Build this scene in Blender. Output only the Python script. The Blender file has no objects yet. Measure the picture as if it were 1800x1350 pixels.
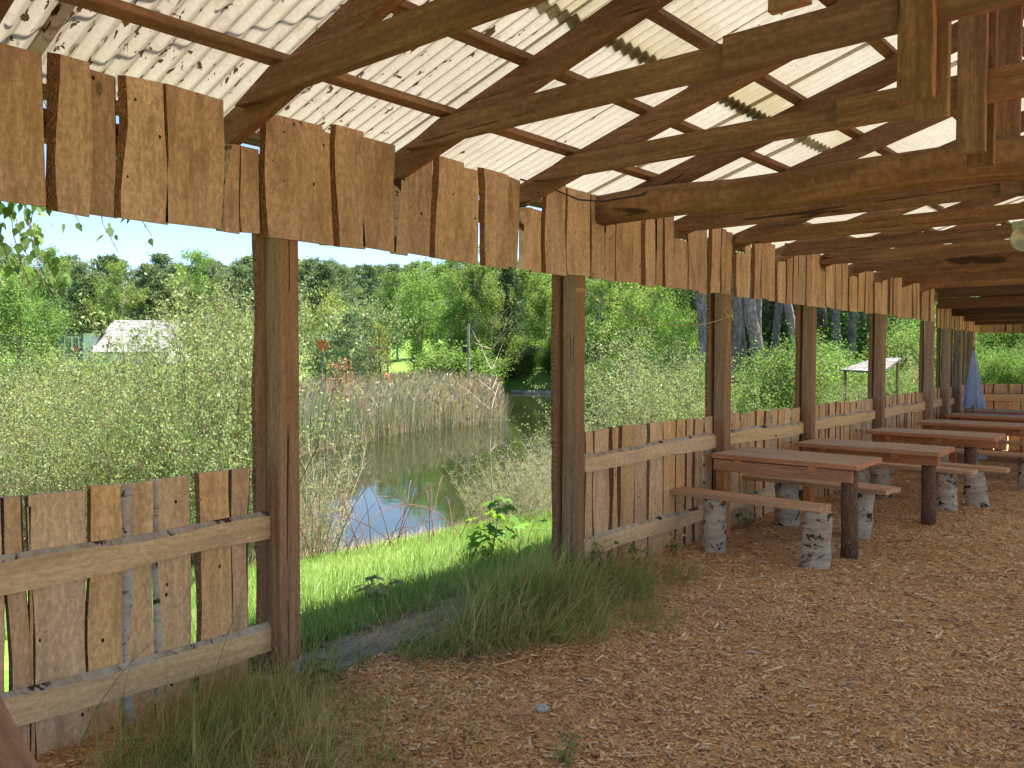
import bpy, math, random
import numpy as np
from mathutils import Vector, Matrix
S = bpy.context.scene
COL = S.collection
rad = math.radians
# ------------------------------------------------------------------ camera
F_PX, YAW, PITCH, ROLL, EYE = 1454.0, 41.1, math.degrees(math.atan(46/1454)), 0.12, 1.65
CAM = np.array([3.58, 0.0, EYE])
cd = bpy.data.cameras.new('camera'); cam = bpy.data.objects.new('camera', cd); COL.objects.link(cam)
cd.sensor_width = 36; cd.lens = F_PX/1800*36; cd.clip_start = 0.05; cd.clip_end = 3000
cam.location = CAM
cam.rotation_euler = (Matrix.Rotation(rad(YAW), 3, 'Z') @ Matrix.Rotation(rad(90-PITCH), 3, 'X') @ Matrix.Rotation(rad(ROLL), 3, 'Z')).to_euler()
S.camera = cam
# ------------------------------------------------------------------ light
TOSUN = Vector((0.20, 0.30, 1.0)).normalized()
W = bpy.data.worlds.new('World'); S.world = W; W.use_nodes = True
wn = W.node_tree.nodes; wl = W.node_tree.links
sky = wn.new('ShaderNodeTexSky'); sky.sky_type = 'NISHITA'; sky.sun_disc = False
sky.sun_elevation = math.asin(TOSUN.z); sky.sun_rotation = math.atan2(TOSUN.x, TOSUN.y)
sky.air_density = 1.0; sky.dust_density = 0.1; sky.ozone_density = 2.5; sky.altitude = 2200
wl.new(sky.outputs[0], wn['Background'].inputs[0]); wn['Background'].inputs[1].default_value = 0.075
sd = bpy.data.lights.new('sun', 'SUN'); sun = bpy.data.objects.new('sun', sd); COL.objects.link(sun)
sd.energy = 3.7; sd.angle = rad(0.5); sd.color = (1.0, 0.95, 0.87)
sun.rotation_euler = TOSUN.to_track_quat('Z', 'Y').to_euler(); sun.location = (0, 0, 30)
S.view_settings.view_transform = 'Standard'; S.view_settings.look = 'None'
S.view_settings.exposure = 2.08; S.view_settings.gamma = 1.0
S.render.engine = 'CYCLES'
S.cycles.max_bounces = 8; S.cycles.diffuse_bounces = 5; S.cycles.transmission_bounces = 5; S.cycles.transparent_max_bounces = 8

# ------------------------------------------------------------------ helpers
_y = rad(YAW)
def at(px, d):
    """ground position seen in the direction px (photo column) at depth d"""
    l = (px-900)/F_PX*d
    return CAM[0] + l*math.cos(_y) - d*math.sin(_y), l*math.sin(_y) + d*math.cos(_y)
def rng(s): return np.random.default_rng(s)
def smooth(a, b, x):
    t = np.clip((np.asarray(x, float)-a)/(b-a), 0, 1); return t*t*(3-2*t)
def link(name, me, parent=None):
    o = bpy.data.objects.new(name, me); COL.objects.link(o)
    if parent: o.parent = parent
    return o
def tag(o, label=None, cat=None, group=None, kind=None):
    if label: o['label'] = label
    if cat: o['category'] = cat
    if group: o['group'] = group
    if kind: o['kind'] = kind
    return o
def thing(name, loc, label, cat, group=None, rz=0.0):
    o = bpy.data.objects.new(name, None); COL.objects.link(o); o.location = loc; o.rotation_euler = (0, 0, rz)
    o.empty_display_size = .1
    return tag(o, label, cat, group)
def dup(root, loc, rz=0, sc=(1, 1, 1), label=None, group=None, cat=None):
    r = root.copy(); COL.objects.link(r); r.location = loc; r.rotation_euler = (0, 0, rz); r.scale = sc
    if label: r['label'] = label
    if group: r['group'] = group
    if cat: r['category'] = cat
    for ch in [c for c in bpy.data.objects if c.parent == root]:
        c = ch.copy(); COL.objects.link(c); c.parent = r
        for g in [q for q in bpy.data.objects if q.parent == ch]:
            e = g.copy(); COL.objects.link(e); e.parent = c
    return r

class MB:
    """collects shapes for one mesh"""
    def __init__(s): s.v = []; s.f = []; s.m = []; s.uv = []; s.t = []
    def add(s, verts, faces, mat=0, uvs=None, tone=0.5):
        n = len(s.v); s.v.extend([tuple(map(float, q)) for q in verts]); s.t.extend([tone]*len(verts))
        for i, fc in enumerate(faces):
            s.f.append(tuple(n+k for k in fc)); s.m.append(mat if isinstance(mat, int) else mat[i])
            s.uv.extend(uvs[i] if uvs else [(0, 0)]*len(fc))
    def build(s, name, mats, parent=None, smooth_=False):
        me = bpy.data.meshes.new(name)
        off = parent.location if parent is not None and parent.type == 'EMPTY' else Vector((0, 0, 0))
        if parent is not None and parent.parent is not None: off = parent.parent.location
        v = [(a-off[0], b-off[1], c-off[2]) for a, b, c in s.v]
        me.from_pydata(v, [], s.f)
        for m in mats: me.materials.append(m)
        me.polygons.foreach_set('material_index', s.m)
        uv = me.uv_layers.new(name='UVMap'); uv.data.foreach_set('uv', np.array(s.uv, dtype=np.float32).ravel())
        a = me.attributes.new('tone', 'FLOAT', 'POINT'); a.data.foreach_set('value', np.array(s.t, dtype=np.float32))
        if smooth_: me.polygons.foreach_set('use_smooth', [True]*len(s.f))
        me.validate(); me.update()
        return link(name, me, parent)

def np_mesh(name, verts, faces, mats, tone=None, mi=None, sm=False):
    """verts Nx3, faces Mxk (k = 3 or 4)"""
    me = bpy.data.meshes.new(name); k = faces.shape[1]
    me.vertices.add(len(verts)); me.vertices.foreach_set('co', np.asarray(verts, np.float32).ravel())
    me.loops.add(faces.size); me.loops.foreach_set('vertex_index', np.asarray(faces, np.int32).ravel())
    me.polygons.add(len(faces)); me.polygons.foreach_set('loop_start', np.arange(0, faces.size, k, dtype=np.int32))
    for m in mats: me.materials.append(m)
    if mi is not None: me.polygons.foreach_set('material_index', np.asarray(mi, np.int32))
    if tone is not None:
        a = me.attributes.new('tone', 'FLOAT', 'POINT'); a.data.foreach_set('value', np.asarray(tone, np.float32))
    if sm: me.polygons.foreach_set('use_smooth', np.ones(len(faces), bool))
    me.update(calc_edges=True); return me

def box(mb, lo, hi, mat=0, tone=.5, r=None, long=None, ch=0.003):
    """bevelled box along its longest axis"""
    lo = np.array(lo, float); hi = np.array(hi, float); d = hi-lo
    a = int(np.argmax(d)) if long is None else long
    c = (lo+hi)/2; p0 = c.copy(); p1 = c.copy(); p0[a] = lo[a]; p1[a] = hi[a]
    if a == 2: beam(mb, p0, p1, d[1], d[0], up=(1, 0, 0), mat=mat, tone=tone, ch=ch, r=r)
    elif a == 0: beam(mb, p0, p1, d[1], d[2], up=(0, 0, 1), mat=mat, tone=tone, ch=ch, r=r)
    else: beam(mb, p0, p1, d[0], d[2], up=(0, 0, 1), mat=mat, tone=tone, ch=ch, r=r)
_r = random.Random(5)
def beam(mb, p0, p1, w, h, up=(0, 0, 1), mat=0, tone=.5, ch=.004, wob=0.0, seg=1, r=None):
    p0 = Vector(p0); p1 = Vector(p1); d = p1-p0; L = d.length; d.normalize()
    up = Vector(up); s = d.cross(up).normalized(); u = s.cross(d).normalized()
    r = r or _r; uo = r.random()*50; vo = r.random()*50
    a, b = w/2, h/2; ch = min(ch, a*.6, b*.6)
    sec = [(-a+ch, -b), (a-ch, -b), (a, -b+ch), (a, b-ch), (a-ch, b), (-a+ch, b), (-a, b-ch), (-a, -b+ch)]
    per = [0]
    for i in range(8):
        q0, q1 = sec[i], sec[(i+1) % 8]; per.append(per[-1]+math.hypot(q1[0]-q0[0], q1[1]-q0[1]))
    V = []; 
    for k in range(seg+1):
        t = k/seg; c = p0+d*(L*t)
        if wob: c = c+s*r.uniform(-wob, wob)+u*r.uniform(-wob, wob)
        for x, y in sec: V.append(c+s*x+u*y)
    F = []; UV = []
    for k in range(seg):
        for i in range(8):
            j = (i+1) % 8
            F.append((k*8+i, k*8+j, k*8+8+j, k*8+8+i))
            u0 = uo+L*k/seg; u1 = uo+L*(k+1)/seg
            UV.append([(u0, vo+per[i]), (u0, vo+per[i+1]), (u1, vo+per[i+1]), (u1, vo+per[i])])
    F.append(tuple(range(7, -1, -1))); UV.append([(uo+sec[i][0], vo+9+sec[i][1]) for i in range(7, -1, -1)])
    F.append(tuple(range(seg*8, seg*8+8))); UV.append([(uo+sec[i][0], vo+9+sec[i][1]) for i in range(8)])
    mb.add(V, F, mat, UV, tone)

def live(mb, o, A, Wd, N, L, w, t, r, amp=.012, bl=.008, br=.008, barks=(1, 1), tone=None, skew=0.0, topcut=0.0, seg=None, lean=0.0):
    """live-edge board. o = lower left corner of its front face, A = length dir, Wd = width dir, N = front normal"""
    o = Vector(o); A = Vector(A); Wd = Vector(Wd); N = Vector(N)
    seg = seg or max(4, int(L/.09)); uo = r.random()*60; vo = r.random()*60
    tone = r.random() if tone is None else tone
    f1, f2, f3, f4 = [r.uniform(2.2, 6) for _ in range(4)]; ph = [r.uniform(0, 6.3) for _ in range(4)]
    V = []; cs = []
    for k in range(seg+1):
        s = L*k/seg
        le = amp*(math.sin(f1*s+ph[0])*.8+math.sin(f2*2.3*s+ph[1])*.35)+r.uniform(-.0016, .0016)
        re = amp*(math.sin(f3*s+ph[2])*.8+math.sin(f4*2.1*s+ph[3])*.35)+r.uniform(-.0016, .0016)
        ln = lean*(s-L/2)
        bb = bl*(1+.25*math.sin(9*s+ph[1])); bc = br*(1+.25*math.sin(8*s+ph[3]))
        xl = le+ln; xr = w+re+ln
        top = 0
        for (x, n) in ((xl+bb, 0), (xr-bc, 0), (xr, -t), (xl, -t)):
            sx = s
            if k == seg: sx = s+skew*(x/w-.5)
            if k == 0: sx = s-topcut*(x/w-.5)
            V.append(o+A*sx+Wd*x+N*n)
        cs.append((xl+bb, xr-bc, xr, xl, s))
    F = []; UV = []; M = []
    for k in range(seg):
        a = k*4; b = a+4; c0, c1 = cs[k], cs[k+1]
        for i, j, m in ((0, 1, 0), (1, 2, barks[1]), (2, 3, 0), (3, 0, barks[0])):
            F.append((a+i, a+j, b+j, b+i)); M.append(m)
            UV.append([(uo+c0[4], vo+c0[i]), (uo+c0[4], vo+c0[j]), (uo+c1[4], vo+c1[j]), (uo+c1[4], vo+c1[i])])
    F.append((3, 2, 1, 0)); M.append(0); UV.append([(uo, vo), (uo+.01, vo), (uo+.01, vo+w), (uo, vo+w)])
    e = seg*4; F.append((e, e+1, e+2, e+3)); M.append(0); UV.append([(uo, vo), (uo+.01, vo), (uo+.01, vo+w), (uo, vo+w)])
    mb.add(V, F, M, UV, tone)

def tube(mb, pts, radii, n=8, mat=0, tone=.5, cap=True, rough=0.0, r=None, capmat=None, squash=1.0):
    pts = [Vector(p) for p in pts]; V = []; F = []; UV = []; M = []
    r = r or _r; s = 0; ref = Vector((.31, .92, .23)); uo = r.random()*30
    if not hasattr(radii, '__len__'): radii = [radii]*len(pts)
    S_ = []
    for i, p in enumerate(pts):
        d = (pts[min(i+1, len(pts)-1)]-pts[max(i-1, 0)]).normalized()
        if abs(d.dot(ref)) > .97: ref = Vector((.9, .1, .4))
        a = d.cross(ref).normalized(); b = a.cross(d)
        if i: s += (p-pts[i-1]).length
        S_.append(s)
        for k in range(n):
            th = 2*math.pi*k/n; q = radii[i]*(1+(r.uniform(-rough, rough) if rough else 0))
            V.append(p+a*math.cos(th)*q+b*math.sin(th)*q*squash)
    for i in range(len(pts)-1):
        for k in range(n):
            j = (k+1) % n; F.append((i*n+k, i*n+j, i*n+n+j, i*n+n+k)); M.append(mat)
            c = 2*math.pi*max(radii[i], 1e-3)
            UV.append([(uo+S_[i], c*k/n), (uo+S_[i], c*(k+1)/n), (uo+S_[i+1], c*(k+1)/n), (uo+S_[i+1], c*k/n)])
    if cap:
        cm = mat if capmat is None else capmat
        F.append(tuple(range(n-1, -1, -1))); M.append(cm); UV.append([(.1*math.cos(6.283*k/n), .1*math.sin(6.283*k/n)) for k in range(n)])
        e = (len(pts)-1)*n; F.append(tuple(range(e, e+n))); M.append(cm); UV.append([(.1*math.cos(6.283*k/n), .1*math.sin(6.283*k/n)) for k in range(n)])
    mb.add(V, F, M, UV, tone)

def leaf_quads(C, size, R, aspect=1.5, dirs=None, flat=0.0, jit=.35):
    """rhombic leaves at centres C; returns verts, faces"""
    n = len(C); size = size*(1+jit*(R.random(n)*2-1))
    d = R.normal(size=(n, 3)) if dirs is None else dirs+R.normal(size=(n, 3))*.35
    d /= np.linalg.norm(d, axis=1, keepdims=True)+1e-9
    q = R.normal(size=(n, 3)); q[:, 2] += flat
    s = np.cross(d, q); s /= np.linalg.norm(s, axis=1, keepdims=True)+1e-9
    nn = np.cross(s, d)
    a = (size*aspect/2)[:, None]; b = (size/2)[:, None]
    V = np.stack([C-d*a, C+s*b-d*a*.1+nn*b*.25, C+d*a, C-s*b-d*a*.1+nn*b*.25], 1).reshape(-1, 3)
    return V, np.arange(4*n).reshape(-1, 4)

def leaf_ovate(C, size, R, dirs):
    n = len(C); size = size*(.7+.6*R.random(n)); d = dirs+R.normal(size=(n, 3))*.3; d /= np.linalg.norm(d, axis=1, keepdims=True)
    s = np.cross(d, R.normal(size=(n, 3))); s /= np.linalg.norm(s, axis=1, keepdims=True); nn = np.cross(s, d); L = size[:, None]
    out = [(-.55, 0, 0), (-.38, .34, .05), (-.05, .46, .09), (.35, .22, .03), (.78, 0, -.08), (.35, -.22, .03), (-.05, -.46, .09), (-.38, -.34, .05)]
    V = np.stack([C+d*L*a+s*L*b+nn*L*c for a, b, c in out], 1).reshape(-1, 3); return V, np.arange(8*n).reshape(-1, 8)
def blades(roots, L, w, R, lean=None, curl=.5, nseg=4, spread=.5, leanamt=0.3):
    """grass blades as tapering bent strips"""
    n = len(roots); L = L*(0.6+.8*R.random(n)) if np.isscalar(L) else L
    az = R.random(n)*2*np.pi; d = np.stack([np.cos(az), np.sin(az), np.zeros(n)], 1)*spread*(R.random(n)[:, None])
    if lean is not None: d = d+np.array(lean)[None]*leanamt*(0.5+R.random(n)[:, None])
    side = np.stack([-np.sin(az+.6), np.cos(az+.6), np.zeros(n)], 1)
    V = np.zeros((n, nseg+1, 2, 3)); p = roots.copy(); seg = (L/nseg)[:, None]
    for k in range(nseg+1):
        t = k/nseg; hw = (w*(1-t**1.6)*.5+.0004)
        V[:, k, 0] = p-side*hw; V[:, k, 1] = p+side*hw
        dr = np.concatenate([d[:, :2]*(1+curl*3*t), np.maximum(.05, (1-curl*1.25*t*np.linalg.norm(d[:, :2], axis=1)*2))[:, None]-.0], 1)
        if curl > .8: dr[:, 2] -= (t**2)*(curl-.8)*2.2*np.linalg.norm(d[:, :2], axis=1)
        dr /= np.linalg.norm(dr, axis=1, keepdims=True); p = p+dr*seg
        p[:, 2] = np.maximum(p[:, 2], roots[:, 2]+.004)
    V = V.reshape(-1, 3); b = np.arange(n)[:, None]*(nseg+1)*2
    F = np.concatenate([b+np.array([[2*k, 2*k+1, 2*k+3, 2*k+2]]) for k in range(nseg)], 1).reshape(-1, 4)
    return V, F, (nseg+1)*2

# ------------------------------------------------------------------ materials
class NT:
    def __init__(s, name):
        s.m = bpy.data.materials.new(name); s.m.use_nodes = True; s.n = s.m.node_tree.nodes; s.l = s.m.node_tree.links
        s.b = s.n['Principled BSDF']; s.o = s.n['Material Output']
    def N(s, t, **k):
        x = s.n.new('ShaderNode'+t)
        for a, b in k.items(): setattr(x, a, b)
        return x
    def L(s, a, b): s.l.new(a, b)
    def val(s, x, sock):
        if hasattr(x, 'default_value') or hasattr(x, 'links'): s.L(x, sock)
        else: sock.default_value = x
    def math(s, op, a, b=0.0, c=None, clamp=False):
        x = s.N('Math', operation=op, use_clamp=clamp); s.val(a, x.inputs[0]); s.val(b, x.inputs[1])
        if c is not None: s.val(c, x.inputs[2])
        return x.outputs[0]
    def noise(s, vec, scale=1., detail=4., rough=.55, dist=0.):
        x = s.N('TexNoise'); s.L(vec, x.inputs['Vector']); x.inputs['Scale'].default_value = scale
        x.inputs['Detail'].default_value = detail; x.inputs['Roughness'].default_value = rough; x.inputs['Distortion'].default_value = dist
        return x.outputs[0]
    def voro(s, vec, scale=1., feat='F1', out=0):
        x = s.N('TexVoronoi', feature=feat); s.L(vec, x.inputs['Vector']); x.inputs['Scale'].default_value = scale
        return x.outputs[out]
    def mapping(s, vec, sc=(1, 1, 1), loc=(0, 0, 0)):
        x = s.N('Mapping'); s.L(vec, x.inputs[0]); x.inputs['Scale'].default_value = sc; x.inputs['Location'].default_value = loc
        return x.outputs[0]
    def ramp(s, f, stops):
        x = s.N('ValToRGB'); s.L(f, x.inputs[0]); e = x.color_ramp.elements
        while len(e) > 1: e.remove(e[-1])
        e[0].position = stops[0][0]; e[0].color = tuple(stops[0][1])+(1,) if len(stops[0][1]) == 3 else stops[0][1]
        for p, c in stops[1:]: q = e.new(p); q.color = tuple(c)+(1,)
        return x.outputs[0]
    def rng(s, f, a, b, c=0., d=1., smooth=True):
        x = s.N('MapRange', clamp=True)
        if smooth: x.interpolation_type = 'SMOOTHSTEP'
        s.L(f, x.inputs[0])
        for i, q in enumerate((a, b, c, d)): s.val(q, x.inputs[i+1])
        return x.outputs[0]
    def mix(s, f, a, b, mode='MIX'):
        x = s.N('Mix', data_type='RGBA', blend_type=mode); s.val(f, x.inputs[0])
        for q, i in ((a, 6), (b, 7)):
            if isinstance(q, (tuple, list)): x.inputs[i].default_value = tuple(q)+(1,) if len(q) == 3 else q
            else: s.L(q, x.inputs[i])
        return x.outputs[2]
    def attr(s, n): return s.N('Attribute', attribute_name=n).outputs['Fac']
    def uv(s): return s.N('UVMap').outputs[0]
    def obj(s): return s.N('TexCoord').outputs['Object']
    def pos(s): return s.N('NewGeometry').outputs['Position']
    def bump(s, h, strength=.3, dist=.01):
        x = s.N('Bump'); x.inputs['Strength'].default_value = strength; x.inputs['Distance'].default_value = dist
        s.L(h, x.inputs['Height']); s.L(x.outputs[0], s.b.inputs['Normal']); return x.outputs[0]
    def fin(s, col, rough=.8, spec=.25):
        s.val(col if not isinstance(col, tuple) else col+(1,), s.b.inputs['Base Color']); s.val(rough, s.b.inputs['Roughness'])
        s.b.inputs['Specular IOR Level'].default_value = spec; return s.m

def wood(name, light, dark, knot=(.05, .02, .01), stain=(.10, .07, .05), stainamt=.4, rings=.25, bump=.35, saw=0.0, mottle=.35, toneamp=.35, nails=False, crack=.0):
    n = NT(name); uv = n.uv(); t = n.attr('tone')
    g = n.noise(n.mapping(uv, (1.1, 24, 1)), 1, 6, .6, .6)
    big = n.noise(n.mapping(uv, (.55, 5.5, 1)), 1, 2, .5, .5)
    ring = n.math('MULTIPLY', n.math('ADD', n.math('SINE', n.math('MULTIPLY', big, 95.)), 1.), .5)
    fine = n.noise(n.mapping(uv, (5, 210, 1)), 1, 3, .6)
    f = n.rng(g, .3, .72)
    c = n.mix(f, dark, light)
    c = n.mix(n.math('MULTIPLY', ring, rings), c, tuple(x*.55 for x in dark))
    c = n.mix(n.rng(fine, .45, .75, 0, .28), c, tuple(x*.6 for x in dark))
    kv = n.voro(n.mapping(uv, (1.7, 4.4, 1)), 1.)
    kf = n.rng(kv, .075, .035)
    c = n.mix(n.math('MULTIPLY', kf, .8), c, knot)
    # weather stains with their own blotchy shape
    mo = n.noise(n.mapping(uv, (26, 55, 1), (1, 4, 0)), 1, 5, .75, .4)
    c = n.mix(n.rng(mo, .42, .62, 0, mottle), c, tuple(x*.5 for x in dark))
    c = n.mix(n.rng(mo, .50, .30, 0, mottle*.6), c, tuple(min(1., x*1.3) for x in light))
    st = n.noise(n.mapping(uv, (2.2, 7, 1), (3, 9, 0)), 1, 5, .7, .3)
    st2 = n.noise(n.mapping(uv, (30, 60, 1)), 1, 4, .75)
    sf = n.math('MULTIPLY', n.rng(n.math('ADD', st, n.math('MULTIPLY', st2, .35)), .62, .88), stainamt)
    c = n.mix(sf, c, stain)
    if saw:
        sw = n.noise(n.mapping(uv, (150, 3.0, 1)), 1, 2, .5)
        c = n.mix(n.rng(sw, .5, .75, 0, saw), c, tuple(x*.6 for x in dark))
    if nails:
        nv = n.voro(n.mapping(uv, (7.5, 11.0, 1), (.3, .2, 0)), 1.)
        c = n.mix(n.rng(nv, .085, .06), c, (.02, .012, .01))
    if crack:
        ck = n.noise(n.mapping(uv, (.16, 9, 1), (7, 2, 0)), 1, 1, .3, .0)
        cw = n.noise(n.mapping(uv, (1.5, 3, 1), (2, 5, 0)), 1, 2)
        cf = n.math('MULTIPLY', n.rng(n.math('ABSOLUTE', n.math('SUBTRACT', ck, .5)), .012, .004), n.rng(cw, .5, .56))
        c = n.mix(n.math('MULTIPLY', cf, crack), c, (.02, .01, .006))
    hs = n.N('HueSaturation'); n.L(c, hs.inputs['Color'])
    n.L(n.rng(t, 0, 1, 1-toneamp, 1+toneamp*.75, False), hs.inputs['Value'])
    fr = n.math('FRACT', n.math('MULTIPLY', t, 7.31))
    n.L(n.rng(fr, 0, 1, .84, 1.04, False), hs.inputs['Saturation'])
    n.L(n.rng(n.math('FRACT', n.math('MULTIPLY', t, 3.77)), 0, 1,   .496, .504, False), hs.inputs['Hue'])
    n.bump(n.math('ADD', n.math('MULTIPLY', fine, .6), n.math('ADD', g, n.math('MULTIPLY', kf, .8))), bump, .004)
    return n.fin(hs.outputs[0], .78, .25)

def bark(name, a, b, c, sc=1.0, birch=False):
    n = NT(name); uv = n.uv()
    if birch:
        len_ = n.noise(n.mapping(uv, (85*sc, 9*sc, 1)), 1, 3, .6)
        pat = n.noise(n.mapping(uv, (7*sc, 6*sc, 1), (5, 1, 0)), 1, 4, .65, .8)
        tint = n.noise(n.mapping(uv, (16, 4, 1)), 1, 4, .6)
        col = n.mix(n.rng(tint, .35, .7), a, b)
        col = n.mix(n.rng(len_, .60, .70, 0, .75), col, c)
        col = n.mix(n.rng(pat, .55, .62), col, tuple(x*.55 for x in c))
        col = n.mix(n.rng(n.noise(n.mapping(uv, (3*sc, 5*sc, 1), (2, 8, 0)), 1, 5, .7), .5, .75, 0, .55), col, (.30, .19, .12))
        n.bump(n.math('SUBTRACT', len_, n.math('MULTIPLY', pat, 2.)), .6, .006)
    else:
        v = n.voro(n.mapping(uv, (16*sc, 48*sc, 1)), 1, 'DISTANCE_TO_EDGE')
        no = n.noise(n.mapping(uv, (20*sc, 45*sc, 1)), 1, 6, .7)
        col = n.mix(n.rng(no, .3, .7), b, a)
        col = n.mix(n.rng(v, .10, .0, 0, .7), col, c)
        col = n.mix(n.rng(n.noise(n.mapping(uv, (9*sc, 14*sc, 1), (4, 4, 0)), 1, 5, .8), .5, .7, 0, .5), col, tuple(x*1.6 for x in a))
        n.bump(n.math('ADD', n.rng(v, 0, .3), no), .9, .012)
    t = n.attr('tone'); hs = n.N('HueSaturation'); n.L(col, hs.inputs['Color']); n.L(n.rng(t, 0, 1, .8, 1.2, False), hs.inputs['Value'])
    return n.fin(hs.outputs[0], .9, .15)

def leafmat(name, a, b, c=None, trans=.45, rough=.5, spec=.3, mid=.75):
    """leaf: tone picks the colour, light shines partly through"""
    n = NT(name); t = n.attr('tone')
    oi = n.N('ObjectInfo').outputs['Random']
    stops = [(0., a), (mid, b)]+([(1., c)] if c else [])
    col = n.ramp(t, stops)
    hs = n.N('HueSaturation'); n.L(col, hs.inputs['Color']); n.L(n.rng(oi, 0, 1, .485, .512, False), hs.inputs['Hue'])
    n.L(n.rng(n.math('FRACT', n.math('MULTIPLY', oi, 5.7)), 0, 1, .82, 1.18, False), hs.inputs['Value'])
    n.fin(hs.outputs[0], rough, spec)
    tr = n.N('BsdfTranslucent')
    m2 = n.mix(1.0, hs.outputs[0], (1.2, 1.2, .7), 'MULTIPLY'); n.L(m2, tr.inputs['Color'])
    mx = n.N('MixShader'); mx.inputs[0].default_value = trans
    n.L(n.b.outputs[0], mx.inputs[1]); n.L(tr.outputs[0], mx.inputs[2]); n.L(mx.outputs[0], n.o.inputs[0])
    return n.m
def plain(name, c, rough=.6, metal=0., spec=.4, var=.0, sc=20):
    n = NT(name); 
    if var:
        f = n.noise(n.obj(), sc, 5, .6); col = n.mix(n.rng(f, .3, .7), tuple(x*(1-var) for x in c), tuple(min(1, x*(1+var)) for x in c)); n.fin(col, rough, spec)
        n.bump(f, .15, .005)
    else: n.fin(tuple(c), rough, spec)
    n.b.inputs['Metallic'].default_value = metal; return n.m

M_truss = wood('truss_wood', (.38, .205, .115), (.21, .105, .055), crack=.8, rings=.28, stainamt=.45, stain=(.09, .05, .03), toneamp=.25)
M_post = wood('post_wood', (.42, .245, .145), (.26, .145, .085), crack=.9, rings=.12, stainamt=.3, stain=(.16, .11, .085), toneamp=.2)
M_purlin = wood('purlin_wood', (.36, .22, .13), (.20, .11, .06), rings=.15, stainamt=.5, toneamp=.2)
M_val = wood('valance_board_wood', (.66, .475, .325), (.52, .355, .23), rings=.08, stainamt=.75, stain=(.26, .155, .09), saw=.30, toneamp=.20, mottle=.5, nails=True)
M_fence = wood('fence_board_wood', (.80, .52, .27), (.64, .385, .18), rings=.12, stainamt=.6, stain=(.24, .16, .10), saw=.30, toneamp=.14, mottle=.45, nails=True)
M_rail = wood('fence_rail_wood', (.82, .57, .31), (.66, .43, .21), rings=.12, stainamt=.3, stain=(.25, .14, .08), saw=.2, toneamp=.12)
M_table = wood('table_wood', (.66, .29, .13), (.48, .18, .075), rings=.25, stainamt=.35, stain=(.25, .13, .07), toneamp=.15)
M_tabletop = wood('tabletop_wood', (.66, .455, .275), (.47, .30, .17), crack=.7, rings=.15, stainamt=.4, stain=(.25, .15, .09), toneamp=.12)
M_bench = wood('bench_wood', (.70, .42, .23), (.50, .27, .135), crack=.8, rings=.18, stainamt=.35, stain=(.28, .17, .1), toneamp=.15)
M_grey = wood('weathered_grey_wood', (.42, .385, .34), (.24, .21, .18), rings=.15, stainamt=.5, stain=(.12, .11, .08), toneamp=.2)
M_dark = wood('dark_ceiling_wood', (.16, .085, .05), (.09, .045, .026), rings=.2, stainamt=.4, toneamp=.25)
M_bark = bark('bark_brown', (.34, .18, .10), (.17, .09, .05), (.09, .045, .025), 2.4)
M_barkd = bark('bark_dark_log', (.28, .165, .105), (.17, .10, .065), (.07, .04, .027), 1.3)
M_birch = bark('birch_bark', (.52, .47, .40), (.33, .28, .23), (.10, .07, .055), 1.0, True)
M_birchs = bark('birch_stump_bark', (.52, .45, .36), (.34, .27, .20), (.09, .055, .038), 1.5, True)
M_pineb = bark('pine_bark', (.30, .24, .22), (.18, .14, .13), (.06, .045, .04), .18)
M_twig = plain('twig_bark', (.24, .17, .12), .9, var=.3)
M_twigp = plain('pale_twig_bark', (.42, .34, .27), .9, var=.3)
M_galv = plain('galvanised_steel', (.42, .42, .38), .5, .6, var=.2)
M_concrete = plain('concrete', (.42, .42, .40), .9, var=.3, sc=40)
M_black = plain('black_rubber', (.02, .02, .02), .5)
M_twine = plain('twine', (.55, .42, .28), .9)

L_lawn = leafmat('lawn_grass', (.20, .31, .09), (.36, .46, .15), (.50, .54, .26), .42)
L_long = leafmat('long_grass', (.12, .22, .05), (.28, .34, .11), (.68, .52, .30), .45, mid=.5)
L_dry = leafmat('dry_grass', (.50, .38, .20), (.62, .48, .28), (.35, .24, .12), .3)
L_shrub = leafmat('willow_leaves', (.14, .22, .07), (.33, .41, .18), (.50, .54, .30), .42)
L_bush = leafmat('bush_leaves', (.10, .18, .045), (.22, .34, .09), (.40, .48, .18), .5)
L_yel = leafmat('yellow_green_leaves', (.24, .32, .08), (.40, .45, .15), (.52, .52, .22), .45)
L_birch = leafmat('birch_leaves', (.13, .22, .06), (.25, .36, .10), (.38, .46, .17), .5)
L_pine = leafmat('pine_needles', (.11, .165, .085), (.23, .30, .16), (.38, .44, .27), .3)
L_pined = leafmat('dark_pine_needles', (.055, .10, .045), (.14, .21, .09), (.27, .34, .16), .3)
L_will = leafmat('grey_willow_leaves', (.16, .23, .10), (.28, .36, .17), (.40, .46, .25), .35)
L_maple = leafmat('maple_leaves', (.10, .24, .03), (.20, .40, .06), None, .5)
L_reed = leafmat('reed_stalks', (.34, .28, .19), (.50, .44, .32), (.62, .57, .44), .35)
L_reedg = leafmat('green_reeds', (.12, .20, .12), (.26, .36, .20), (.42, .45, .30), .35)
L_red = leafmat('rusty_needles', (.38, .16, .07), (.55, .27, .13), (.62, .38, .22), .3)

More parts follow.
